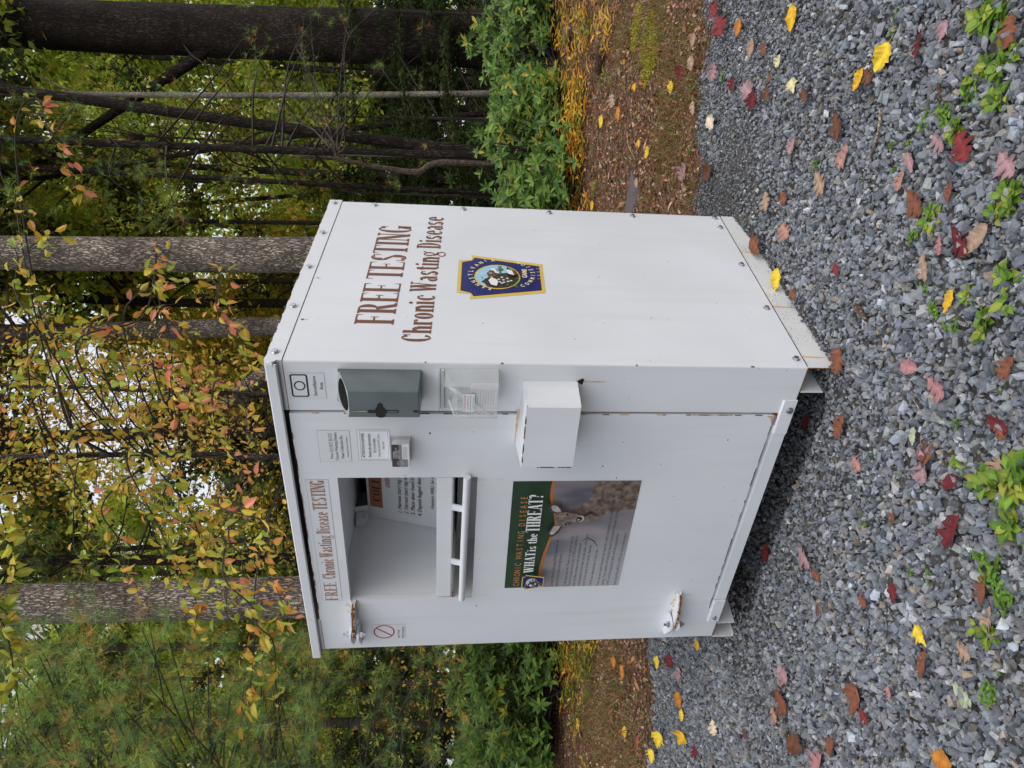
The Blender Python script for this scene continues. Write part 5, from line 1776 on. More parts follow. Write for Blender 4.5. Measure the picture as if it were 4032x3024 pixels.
# ---------------------------------------------------------------- sticks and a rock
M_wood = bark_mat('stick_bark', (.05, .03, .02), (.20, .13, .085), (20, 20, 20), .6)
M_wpale = bark_mat('weathered_wood', (.16, .12, .09), (.42, .34, .25), (20, 20, 20), .5)
def stick(pp, r, m, name, label, cat):
    P = np.array([on_ground(a, b) + [0, 0, h] for a, b, h in pp])
    s = Soup()
    P = spline(P, 6)
    V, F = tube(P, np.linspace(r, r * .6, len(P)), 8, .12, 3)
    V2 = V - P[0]
    s.add(V, F, (1, 1, 1))
    s.add(V[:8], [tuple(range(8))], (1, 1, 1))
    s.add(V[-8:], [tuple(range(8))], (1, 1, 1))
    return tag(s.build(name, m, origin=P[0], smooth=True), label, cat, 'sticks on the ground')


stick([(3492, 430, .02), (3485, 520, .022), (3445, 625, .018)], .005, M_wpale, 'twig', 'bare tan twig lying straight across the coarse gravel', 'twig')
stick([(3722, 330, .02), (3728, 370, .02), (3718, 430, .015)], .005, M_wood, 'twig', 'short dark twig on gravel near the weed mat', 'twig')
stick([(3395, 1205, .02), (3415, 1230, .02), (3435, 1262, .02)], .011, M_wood, 'bark_chip', 'stubby piece of brown bark on the gravel beside the bin', 'bark chip')
stick([(3620, 1560, .022), (3640, 1600, .02), (3660, 1635, .02)], .0025, M_wpale, 'twig', 'thin curved grass stalk lying on stones before the near corner', 'twig')
stick([(2393, 202, .06), (2382, 240, .05), (2364, 289, .03)], .045, M_wood, 'fallen_branch', 'short thick dark branch piece lying in the litter', 'branch')
stick([(2268, 110, .09), (2262, 150, .08), (2248, 200, .04)], .035, M_wpale, 'fallen_branch', 'pale broken branch end sticking out of the undergrowth', 'branch')
stick([(2486, 520, .03), (2495, 570, .04), (2512, 632, .02)], .006, M_wpale, 'fallen_branch', 'thin grey curved twig on the litter beside the bin', 'branch')
stick([(2200, 640, .1), (2260, 700, .06), (2330, 790, .03)], .008, M_wood, 'fallen_branch', 'slender dark branch lying from the laurels toward the bin', 'branch')

rk = Soup()
tv, tf = STONES[3]
c = on_ground(2500, 780)
rk.inst(tv, tf, np.array([np.diag([.26, .20, .07])]), [c], [(.12, .10, .11)])
tag(rk.build('flat_rock', M_stone, origin=c), 'flat grey rock in the litter against the bin side', 'rock')

# ================================================================ the forest
BK_grey = bark_mat('grey_oak_bark', (.11, .088, .070), (.44, .37, .31))
BK_dark = bark_mat('dark_pine_bark', (.014, .010, .008), (.045, .033, .026), (13, 13, 3.5))
BK_slim = bark_mat('slim_bark', (.025, .02, .016), (.085, .07, .055), (22, 22, 9), .6)
BK_pale = bark_mat('pale_bark', (.11, .10, .08), (.30, .27, .22), (22, 22, 9), .5)
BK_snag = bark_mat('snag_bark', (.05, .04, .03), (.16, .12, .09), (22, 22, 9), .5)
BK_twig = mat('twig_bark', (.035, .026, .02), .85, var=.3, vscale=20)


def trunk_pts(px0, py0, px1, py1, d, top=13.0, k=26, bend=0.0, seed=0):
    """a trunk seen through two photo points at depth d, carried down to the ground and up out of view"""
    a, b = at(px0, py0, d), at(px1, py1, d)
    dr = (a - b) / (a[2] - b[2])
    foot = b - dr * (b[2] - 0)
    foot = foot - dr * (foot[2] - float(ground_z(foot[0], foot[1]))) - dr * .08
    z = np.linspace(foot[2], top, k)
    g = np.random.default_rng(seed)
    P = foot + dr * (z - foot[2])[:, None]
    w = np.linspace(0, 1, k)
    P[:, 0] += bend * (np.sin(w * 7 + seed) - math.sin(seed))
    P[:, 1] += bend * (np.sin(w * 5 + seed * 2) - math.sin(seed * 2))
    return P


def flare(P, r0, r1, fl=.45):
    h = P[:, 2] - P[0, 2]
    w = h / h[-1]
    return (r0 + (r1 - r0) * w) * (1 + fl * np.exp(-h / .35))


def limb(s, base, direction, length, r, seed, droop=0.0, k=7, wig=.10, n=5, col=(1, 1, 1)):
    g = np.random.default_rng(seed)
    d = np.asarray(direction, float)
    d = d / np.linalg.norm(d)
    P = [np.asarray(base, float)]
    for i in range(k):
        d = d + g.normal(0, wig, 3) + np.array([0, 0, -droop])
        d = d / np.linalg.norm(d)
        P.append(P[-1] + d * length / k)
    P = np.array(P)
    V, F = tube(P, np.linspace(r, r * .25, len(P)), n)
    s.add(V, F, col)
    return P


GREENS = {'lime': [(.46, .58, .06), (.58, .62, .08), (.34, .47, .06), (.62, .58, .08), (.22, .32, .05)],
          'gold': [(.68, .56, .07), (.60, .54, .07), (.68, .46, .06), (.42, .48, .06), (.58, .40, .06)],
          'dark': [(.030, .060, .018), (.045, .080, .022), (.02, .045, .015), (.07, .09, .025), (.11, .11, .03)],
          'mix': [(.32, .36, .05), (.16, .24, .04), (.46, .38, .05), (.09, .14, .03), (.50, .34, .06)]}


def crown_leaves(s, centre, rad, n, size, cols, g, clumps=26, flat=.55, mi=0):
    """leaf clumps spread through a crown, with gaps between the clumps"""
    cc = rdir(clumps, g) * (g.random((clumps, 1)) ** .45) * np.array(rad) + centre
    k = g.integers(0, clumps, n)
    rr_ = g.uniform(.35, 1.0, clumps)[k] * min(rad) * .42
    P = cc[k] + g.normal(0, .5, (n, 3)) * rr_[:, None] * np.array([1, 1, flat])
    tone = g.uniform(.6, 1.35, clumps)[k]
    s.inst(CARD_V, CARD_F, frames(rdir(n, g) + np.array([0, 0, .5]), g.uniform(0, 6.28, n), size * g.uniform(.6, 1.3, n)), P, pick(cols, n, g, .2) * tone[:, None], mi=mi)
    return cc


def tree(name, label, group, P, r0, r1, bark, seed, crowns=(), limbs=(), seg=14, wob=.05, cat='tree', cols=None):
    """crowns: (centre, radii, leaves, leaf size, palette); limbs: (height, direction, length, radius)"""
    g = np.random.default_rng(seed)
    root = empty(name, P[0] + [0, 0, .02], label, cat, group)
    s = Soup()
    V, F = tube(P, flare(P, r0, r1), seg, wob, seed)
    s.add(V, F, (1, 1, 1))
    s.build('trunk', bark, root, smooth=True)
    if len(limbs) or len(crowns):
        s = Soup()
        for h, d, L, r in limbs:
            s1 = Soup()
            b = np.array([np.interp(h, P[:, 2], P[:, i]) for i in range(3)])
            limb(s1, b, d, L, r, int(h * 1000) + seed, n=8)
            s1.build('limb', bark, root, smooth=True)
        lv = Soup()
        for c, rad, n, size, pal in crowns:
            cc = crown_leaves(lv, np.array(c), rad, n, size, GREENS[pal], g)
            for q in cc[::2]:
                hb = np.clip(q[2] - .6 * np.linalg.norm(q[:2] - P[0][:2]), P[1][2], P[-1][2])
                b = np.array([np.interp(hb, P[:, 2], P[:, i]) for i in range(3)])
                V, F = tube(spline([b, (b + q) / 2 + [0, 0, .25], q], 4), np.linspace(max(.02, r0 * .28), .006, 9), 4)
                s.add(V, F, (1, 1, 1))
        if s.n: s.build('branches', bark, root)
        if lv.n: lv.build('crown', M_far, root)
    return root


GO = 'grey barked trees behind the bin'
def pos(lat, fw, z): return spot(lat, fw)[:2].tolist() + [z]
def lat_at(py, d): return (1512 - py) / FPX * d * -1 * -1     # metres right of the view axis


# --- the large trunks ---
P = trunk_pts(0, 985, 1200, 995, 8.0, 14, bend=.02, seed=2)
tree('oak_tree', 'straight light grey oak trunk rising right behind the bin lid', GO, P, .200, .150, BK_grey, 2, seg=28, wob=.03,
     crowns=[((P[-1][0], P[-1][1], 9.5), (3.2, 3.2, 2.6), 5000, .16, 'gold')], limbs=[(7.5, (1, .3, .5), 3, .06), (8.5, (-1, .5, .6), 3, .06)])
P = trunk_pts(0, 2395, 1200, 2355, 7.2, 14, bend=.03, seed=5)
tree('oak_tree', 'thick grey oak trunk on the hinge side of the bin', GO, P, .205, .150, BK_grey, 5, seg=28, wob=.03,
     crowns=[((P[-1][0], P[-1][1], 9.0), (3.2, 3.2, 2.6), 5000, .16, 'mix')], limbs=[(7.0, (.6, 1, .5), 3, .06), (8, (-1, .2, .6), 3, .06)])
P = trunk_pts(300, 1290, 1100, 1283, 12.0, 15, bend=.03, seed=7)
tree('oak_tree', 'slimmer grey brown trunk between the two stout grey oaks', GO, P, .165, .110, BK_grey, 7, seg=20, wob=.04,
     crowns=[((P[-1][0], P[-1][1], 11), (3, 3, 2.5), 5000, .18, 'gold')])
P = trunk_pts(0, 90, 1650, 150, 12.0, 18, bend=.02, seed=9)
pine = tree('pine_tree', 'huge dark trunk at the photo border away from the bin', 'dark trunks in the shaded wood', P, .41, .30, BK_dark, 9, seg=30, wob=.05,
            crowns=[((P[-1][0], P[-1][1], 11.5), (3.6, 3.6, 2.4), 9000, .18, 'dark')],
            limbs=[(5.0, (-.78, -.62, .62), 5.2, .11)])
s = Soup()
g = np.random.default_rng(77)
for i in range(30):                                     # dead twiggy branches hanging from the big pine
    h = g.uniform(1.2, 7.5)
    b = np.array([np.interp(h, P[:, 2], P[:, j]) for j in range(3)])
    a = g.uniform(2.6, 4.6)
    d = np.array([math.cos(a), math.sin(a) * .6, g.uniform(-.5, .15)])
    Q = limb(s, b, d, g.uniform(1.5, 4.6), .011, 900 + i, droop=.05, k=9, wig=.09, n=4)
    for j in range(2, 9, 2):
        limb(s, Q[j], d + g.normal(0, .6, 3), g.uniform(.3, .9), .004, 2000 + i * 9 + j, droop=.05, k=4, n=3)
s.build('dead_branches', BK_twig, pine)

GD = 'dark trunks in the shaded wood'
def simple(name, label, p0, p1, d, r0, r1, bark, seed, top=12, bend=.06, grp=GD, crown=None, **k):
    P = trunk_pts(*p0, *p1, d, top, bend=bend, seed=seed)
    cr = []
    if crown:
        pal, rad, n, zc, size = crown
        cr = [((P[-1][0], P[-1][1], zc), (rad, rad, rad * .7), n, size, pal)]
    return tree(name, label, grp, P, r0, r1, bark, seed, crowns=cr, seg=12, **k)


simple('young_tree', 'very thin pale straight trunk next to the huge dark one', (100, 366), (1700, 368), 11, .045, .035, BK_pale, 21, 13, .02, crown=('lime', 2.2, 3500, 9, .15))
simple('hemlock_tree', 'dark trunk leaning away between the thin pale trunk and the bin', (350, 400), (1600, 560), 10, .085, .05, BK_dark, 22, 12, .03, crown=('dark', 2.6, 3500, 9.2, .13))
simple('hemlock_tree', 'thin dark upright trunk beside the bin edge', (500, 690), (1650, 745), 10.5, .04, .03, BK_dark, 23, 12, .03, crown=('dark', 2.2, 3000, 9.2, .13))
simple('hemlock_tree', 'dark crooked slim trunk leaning from the far shrubs', (600, 640), (1250, 545), 11.5, .05, .03, BK_dark, 24, 9, .04, crown=('dark', 2.0, 2600, 9.2, .13))
simple('hemlock_tree', 'broad shadowy trunk behind the lid, left of the slimmer grey oak', (100, 1725), (900, 1710), 9.5, .085, .07, BK_dark, 25, 13, .02, crown=('dark', 2.4, 5000, 8.2, .13))
simple('hemlock_tree', 'dark trunk mostly hidden behind orange leaves and the lid', (300, 1150), (900, 1170), 15, .10, .08, BK_dark, 26, 13, .06, crown=('mix', 2.6, 5000, 9, .16))
simple('young_tree', 'faint slim trunk just left of the straight light oak', (0, 1115), (1000, 1090), 16, .07, .05, BK_slim, 27, 13, .06, crown=('lime', 2.4, 4000, 9, .16))
simple('young_tree', 'slim trunk between light oak and thin dark trunk', (300, 880), (1300, 870), 15, .045, .04, BK_slim, 28, 13, .06, crown=('lime', 2.4, 4000, 9, .16))
simple('young_tree', 'thin dark sapling trunk close to the light oak', (100, 1010 - 130), (900, 800), 17, .05, .04, BK_slim, 29, 13, .06, crown=('mix', 2.4, 4000, 9, .16))
simple('young_tree', 'dim trunk among pine needles on the hinge side', (600, 2560), (1900, 2535), 12, .07, .06, BK_slim, 30, 13, .05, crown=('dark', 2.4, 4000, 8, .15))
simple('young_tree', 'dim trunk at the photo border on the hinge side', (600, 2870), (1900, 2860), 13, .09, .07, BK_slim, 31, 13, .05, crown=('lime', 2.6, 4000, 8.5, .16))
simple('young_tree', 'slim trunk seen between hinge side oak and leaning log', (100, 2130), (1000, 2110), 13, .05, .04, BK_slim, 32, 13, .08, crown=('mix', 2.4, 4000, 9, .16))

# broken snag with lichen
Pp = np.array([at(1752, 640, 9.2), at(1650, 676, 9.2), at(1540, 666, 9.2), at(1400, 640, 9.2), at(1300, 622, 9.2), at(1150, 616, 9.2)])
b0 = Pp[0].copy(); b0[2] = float(ground_z(b0[0], b0[1])) - .03
Pp = np.vstack([[b0], Pp])
root = empty('broken_snag', b0, 'broken upright tan snag with flaky bark behind the laurels', 'dead tree')
s = Soup(); V, F = tube(spline(Pp, 5), np.linspace(.048, .020, 31), 10, .14, 4); s.add(V, F, (1, 1, 1)); s.build('trunk', BK_snag, root, smooth=True)
# leaning log
Pp = np.array([at(1250, 1370, 8.5), at(1040, 1480, 8.5), at(930, 1560, 8.5), at(850, 1615, 8.5)])
dn = (Pp[0] - Pp[1]); dn /= abs(dn[2]); b0 = Pp[0] + dn * (Pp[0][2] - float(ground_z(Pp[0][0], Pp[0][1])))
root = empty('leaning_log', b0, 'thick dead log leaning diagonally above the bin lid', 'log')
s = Soup(); V, F = tube(spline(np.vstack([[b0], Pp]), 5), np.linspace(.12, .075, 21), 12, .06, 4); s.add(V, F, (1, 1, 1)); s.build('trunk', BK_grey, root, smooth=True)

# --- far trees closing the view: each its own trunk and crown ---
g = np.random.default_rng(40)
far = []
words_ = {'lime': 'yellow green', 'gold': 'golden', 'mix': 'green and amber', 'dark': 'deep green'}
for i in range(34):
    d = [17, 21, 26, 31][i % 4] + g.uniform(-1.5, 1.5)
    py = -150 + (i + .5) * 3350 / 34 + g.uniform(-60, 60)
    far.append((py, d))
ordn = 0
seen = {}
for i, (py, d) in enumerate(far):
    lat = (1512 - py) / FPX * d
    c = spot(lat, d)
    pal = 'lime' if py < 900 else ('gold' if py < 2050 else 'lime')
    if i % 5 == 3: pal = 'mix'
    if i % 7 == 6: pal = 'dark'
    mid = 1150 < py < 2000
    topz = c[2] + (g.uniform(7.0, 9.5) if mid else g.uniform(10, 13.5)) * (d / 24) ** .5
    P = np.linspace(c + [0, 0, -.05], [c[0] + g.normal(0, .5), c[1] + g.normal(0, .5), topz], 14)
    nL = int(4600 * (1.15 if not mid else .95))
    R0 = d * .095
    cr = [((P[7][0], P[7][1], c[2] + 1.8), (R0, R0, 1.3), nL, .0070 * d, 'dark' if (d < 28 or i % 2) else pal), ((P[9][0], P[9][1], c[2] + 5.0), (R0 * 1.1, R0 * 1.1, 2.4), nL, .0074 * d, pal),  # lowest crown mostly takes dark leaves, painting in the wood's deep shade
          ((P[-1][0], P[-1][1], topz - 1.0), (R0, R0, 2.3), int(nL * (.6 if mid else 1)), .0074 * d, pal)]
    side_ = 'away from the bin' if py < 760 else ('seen above the bin lid' if py < 2450 else 'on the hinge side')
    depth_ = ['nearest row', 'second row', 'third row', 'farthest row'][i % 4]
    nb = '%s from the border away from the bin' % ['first', 'second', 'third', 'fourth', 'fifth', 'sixth', 'seventh', 'eighth', 'ninth'][i // 4]
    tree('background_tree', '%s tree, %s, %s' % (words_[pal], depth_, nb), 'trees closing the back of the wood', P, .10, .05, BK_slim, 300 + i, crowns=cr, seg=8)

# --- dark understory evergreens that shade the forest floor ---
UG = 'small evergreens in the shade between trunks'
us_ = [(60, 11.5, 'beside the huge dark trunk at the photo border'), (300, 12.5, 'behind the thin pale trunk'), (470, 11.0, 'between the pale trunk and the leaning dark trunk'), (620, 12.0, 'behind the broken snag'),
       (780, 11.0, 'against the bin edge at lid height'), (900, 13.0, 'behind the light oak trunk'), (1450, 13.0, 'behind the slimmer grey oak'), (1750, 12.0, 'behind the leaning log'), (2050, 11.5, 'left of the leaning log'),
       (2250, 12.0, 'behind the hinge side oak'), (2500, 10.5, 'under the pine boughs beside the oak'), (2750, 11.0, 'in the middle of the hinge side gap'), (2980, 11.5, 'at the photo border on the hinge side')]
for i, (py, d, wh) in enumerate(us_):
    g = np.random.default_rng(600 + i)
    c = spot((1512 - py) / FPX * d, d)
    root = empty('evergreen_sapling', c, 'dark small evergreen ' + wh, 'evergreen', UG)
    s, lv = Soup(), Soup()
    H = g.uniform(2.6, 4.2)
    V, F = tube(np.linspace(c, c + [g.normal(0, .1), g.normal(0, .1), H], 6), np.linspace(.03, .008, 6), 5)
    s.add(V, F, (1, 1, 1))
    for k in range(26):
        h = g.uniform(.1, 1) * H
        a = g.uniform(0, 6.28)
        L = (1.15 - h / H) * 1.1 + .15
        dv = np.array([math.cos(a), math.sin(a), g.uniform(-.1, .25)])
        Q = limb(s, c + [0, 0, h], dv, L, .009, 7000 + i * 50 + k, droop=.05, k=5, n=3)
        m = int(170 * L) + 20
        t = g.uniform(.15, 1, m)
        idx = t * (len(Q) - 1)
        i0 = np.minimum(idx.astype(int), len(Q) - 2)
        PP = Q[i0] + (Q[i0 + 1] - Q[i0]) * (idx - i0)[:, None] + g.normal(0, .09, (m, 3)) * np.array([1, 1, .35])
        lv.inst(CARD_V, CARD_F, frames(rdir(m, g) * .6 + [0, 0, 1], g.uniform(0, 6.28, m), g.uniform(.035, .085, m)), PP, pick(GREENS['dark'], m, g, .25))
    s.build('trunk', BK_twig, root)
    lv.build('crown', M_far, root)

# --- mountain laurels ---
def laurel(px, py, hgt, rad, seed, label, whorls=120, tone=1.0, dark=.0):
    g = np.random.default_rng(seed)
    whorls = int(whorls * .60)
    c = on_ground(px, py)
    root = empty('laurel_bush', c, label, 'bush', 'laurel bushes at the edge of the wood')
    s, lv = Soup(), Soup()
    tips = []
    hubs = [(g.uniform(0, 6.28), rad * math.sqrt(g.random()), g.uniform(.35, 1.12)) for _ in range(11)]
    for k in range(whorls):
        a, q, hh = hubs[k % 11]
        ox, oy = math.cos(a) * q + g.normal(0, rad * .17), math.sin(a) * q + g.normal(0, rad * .17)
        q2 = min(1.0, math.hypot(ox, oy) / rad)
        zz = hgt * (1 - .45 * q2 ** 2) * hh * (1 - .75 * g.random() ** 1.6)
        tips.append(c + [ox, oy, zz])
    tips = np.array(tips)
    for t in tips[::2]:
        b = c + g.normal(0, .08, 3) * [1, 1, 0]
        V, F = tube(spline([b, (b * .45 + t * .55) + g.normal(0, .05, 3), t], 3), np.linspace(.012, .003, 7), 4)
        s.add(V, F, (1, 1, 1))
    for t in tips:
        m = int(g.integers(6, 10))
        ax_ = rdir(1, g)[0] * .5 + np.array([0, 0, 1.0]) + (CAM - t) / 12
        ax_ /= np.linalg.norm(ax_)
        e1 = np.cross(ax_, [1, .2, .1]); e1 /= np.linalg.norm(e1)
        e2 = np.cross(ax_, e1)
        th = np.arange(m) * 6.283 / m + g.uniform(0, 1, m) * .5
        el = g.uniform(.0, .75, m)
        d = (np.cos(th)[:, None] * e1 + np.sin(th)[:, None] * e2) * np.cos(el)[:, None] + ax_ * np.sin(el)[:, None]
        ln = g.uniform(.08, .145, m) * g.uniform(.75, 1.1)
        cols = [(.11, .20, .035), (.15, .26, .04), (.075, .145, .035), (.21, .32, .055)] if g.random() > .16 else [(.45, .36, .04), (.24, .32, .05), (.08, .2, .05)]
        lv.inst(LEAF_V, LEAF_F, frames_x(d, np.tile(ax_, (m, 1)), ln) * np.array([1, .78, 1])[None, None, :], np.tile(t, (m, 1)), pick(cols, m, g, .15) * tone, LEAF_C)
    s.build('stem', BK_twig, root)
    lv.build('foliage', M_leaf, root)


laurel(2190, 190, 1.05, .62, 1, 'tall glossy laurel below the huge dark trunk', 260)
laurel(2220, 330, 1.00, .60, 2, 'laurel right behind the yellow undergrowth, widest in its row', 260)
laurel(2230, 470, .95, .58, 3, 'bushy laurel in the middle of the row away from the bin', 250)
laurel(2235, 610, 1.05, .60, 4, 'laurel with rising sprigs below the broken snag', 260)
laurel(2255, 750, .95, .58, 5, 'laurel touching the bin edge with yellow leaves mixed in', 250)
laurel(2180, 50, 1.00, .65, 6, 'laurel at the photo border below the huge dark trunk', 230, .85)
laurel(2060, 300, 1.25, .85, 7, 'darker laurel standing behind the row, near the thin pale trunk', 260, .8)
laurel(2060, 620, 1.30, .85, 8, 'darker laurel standing behind the row, near the bin edge', 260, .8)
laurel(2185, 2560, 1.20, .60, 9, 'tall laurel directly beside the hinge edge of the bin', 260)
laurel(2210, 2680, 1.10, .58, 10, 'laurel with brown stems in the hinge side row', 250)
laurel(2190, 2800, 1.15, .60, 11, 'dense laurel with drooping leaves on the hinge side', 260)
laurel(2180, 2930, 1.05, .60, 12, 'laurel nearest the photo border on the hinge side', 250)
laurel(2060, 2700, 1.35, .80, 13, 'shaded laurel behind the hinge side row', 240, .8)  # lower tone puts the shade of the rear bushes into their leaf colour
laurel(2050, 2950, 1.25, .80, 14, 'shaded laurel behind the border laurel on the hinge side', 220, .8)

# dark brushy ground cover beyond the laurels
s = Soup()
g = np.random.default_rng(91)
n = 42000
f = 9 + 14 * g.random(n) ** 1.2
l = g.uniform(-.62, .62, n) * f
x, y = CAM[0] + FWD[0] * f + RGT[0] * l, CAM[1] + FWD[1] * f + RGT[1] * l
z = ground_z(x, y) + g.uniform(0, 1, n) ** 1.5 * (.45 + .25 * np.sin(x * 1.3) * np.cos(y * 1.1))
s.inst(CARD_V, CARD_F, frames(rdir(n, g) + [0, 0, .8], g.uniform(0, 6.28, n), g.uniform(.05, .12, n)), np.stack([x, y, z], -1), pick([(.035, .065, .02), (.02, .045, .015), (.07, .09, .025), (.08, .05, .025)], n, g, .25))
tag(s.build('forest_undergrowth', M_far), kind='stuff')

# --- bare twiggy bush ---
b0 = on_ground(1900, 640)
root = empty('bare_bush', at(1700, 640, 8.8) * [1, 1, 0] + [0, 0, float(ground_z(*at(1700, 640, 8.8)[:2]))], 'tangle of bare arching twigs in front of the dark trunks', 'bare bush')
s = Soup()
base = np.array(root.location)
kk = at(1325, 610, 8.8)
V, F = tube(spline([base, (base + kk) / 2 + [.03, 0, 0], kk], 6), np.linspace(.012, .008, 13), 5)
s.add(V, F, (1, 1, 1))
for i in range(13):
    tgt = at(g.uniform(1020, 1480), g.uniform(-40, 420), g.uniform(8, 10))
    st_ = kk + g.normal(0, .06, 3)
    Pm = spline([kk + g.normal(0, .01, 3), (kk * .7 + tgt * .3) + g.normal(0, .06, 3), (kk * .35 + tgt * .65) + g.normal(0, .12, 3) + [0, 0, .05], tgt], 6)
    V, F = tube(Pm, np.linspace(.006, .0018, len(Pm)), 4)
    s.add(V, F, (1, 1, 1))
    for j in range(7, len(Pm), 3):
        limb(s, Pm[j], rdir(1, g)[0] + (tgt - kk) * .5, g.uniform(.2, .5), .0025, 4000 + i * 30 + j, k=4, n=3, wig=.2)
s.build('stem', mat('grey_twig', (.09, .07, .055), .85, var=.3, vscale=20), root)

# --- white pine on the hinge side: boughs carrying needle tufts ---
def tufts(s, P, g, r=(.085, .15), k=24, brown=.14):
    n = len(P)
    PP = np.repeat(P, k, 0)
    ax_ = np.repeat(rdir(n, g) * .8 + [0, 0, .5], k, 0)
    d = rdir(n * k, g) + ax_ * .75
    L = g.uniform(*r, n).repeat(k) * g.uniform(.7, 1.1, n * k)
    base = pick([(.20, .33, .075), (.27, .40, .08), (.14, .25, .08), (.36, .42, .08), (.20, .34, .11)], n, g, .2)
    br = g.random(n) < brown
    base[br] = pick([(.50, .30, .08), (.42, .22, .06)], n, g, .15)[br]
    C = np.repeat(base, k, 0) * g.uniform(.75, 1.3, (n * k, 1))
    s.inst([(0, .0055, 0), (0, -.0055, 0), (1, 0, -.05)], NEED_F, frames_x(d, rdir(n * k, g), np.ones(n * k)) * np.stack([L, np.full(n * k, .19), L], -1)[:, None, :], PP, C)


def pine_boughs(name, label, p0, p1, d, r, seed, areas, top=11):
    g = np.random.default_rng(seed)
    P = trunk_pts(*p0, *p1, d, top, bend=.02, seed=seed)
    root = empty(name, P[0], label, 'pine tree', 'white pines with green needles')
    s = Soup(); V, F = tube(P, flare(P, r, r * .6), 12, .05, seed); s.add(V, F, (1, 1, 1)); s.build('trunk', BK_dark, root, smooth=True)
    s, lv = Soup(), Soup()
    for (x0, x1, y0, y1, d0, d1, n) in areas:
        T = np.array([at(g.uniform(x0, x1), g.uniform(y0, y1), g.uniform(d0, d1)) for _ in range(n)])
        for t in T[::3]:
            h = min(max(t[2] + g.uniform(-.3, .9), P[2][2]), P[-1][2])
            b = np.array([np.interp(h, P[:, 2], P[:, i]) for i in range(3)])
            V, F = tube(spline([b, (b + t) / 2 + g.normal(0, .08, 3) + [0, 0, .1], t], 4), np.linspace(.016, .003, 9), 4)
            s.add(V, F, (1, 1, 1))
        extra = []
        for t in T:
            a = rdir(1, g)[0] * [1, 1, .4]
            for q in range(5):
                extra.append(t + a * q * .075 + g.normal(0, .03, 3))
        tufts(lv, np.array(extra), g)
    s.build('branches', BK_twig, root)
    lv.build('crown', M_need, root)


pine_boughs('white_pine', 'white pine with bluish green needle tufts on the hinge side', (300, 3260), (1800, 3240), 7.5, .09, 51,
            [(-250, 1300, 2490, 3150, 5.0, 7.5, 440), (900, 1950, 2450, 3120, 5.5, 8, 120), (-1500, -100, 2300, 3300, 5, 8, 110), (0, 600, 2400, 3100, 4.5, 5.5, 60)])
pine_boughs('white_pine', 'darker white pine filling the gap behind the leaning log', (300, 2200), (1200, 2190), 9.5, .08, 52,
            [(500, 1500, 1850, 2330, 8.5, 11, 110), (-100, 500, 2080, 2330, 8, 10.5, 70)])
pine_boughs('white_pine', 'dim white pine with sparse boughs in front of the dark trunks', (300, 560), (1600, 600), 8.8, .05, 53,
            [(0, 700, 350, 900, 7.5, 10, 36), (900, 1700, 20, 860, 9, 12, 60), (-1200, 0, 0, 1200, 7, 11, 60)])

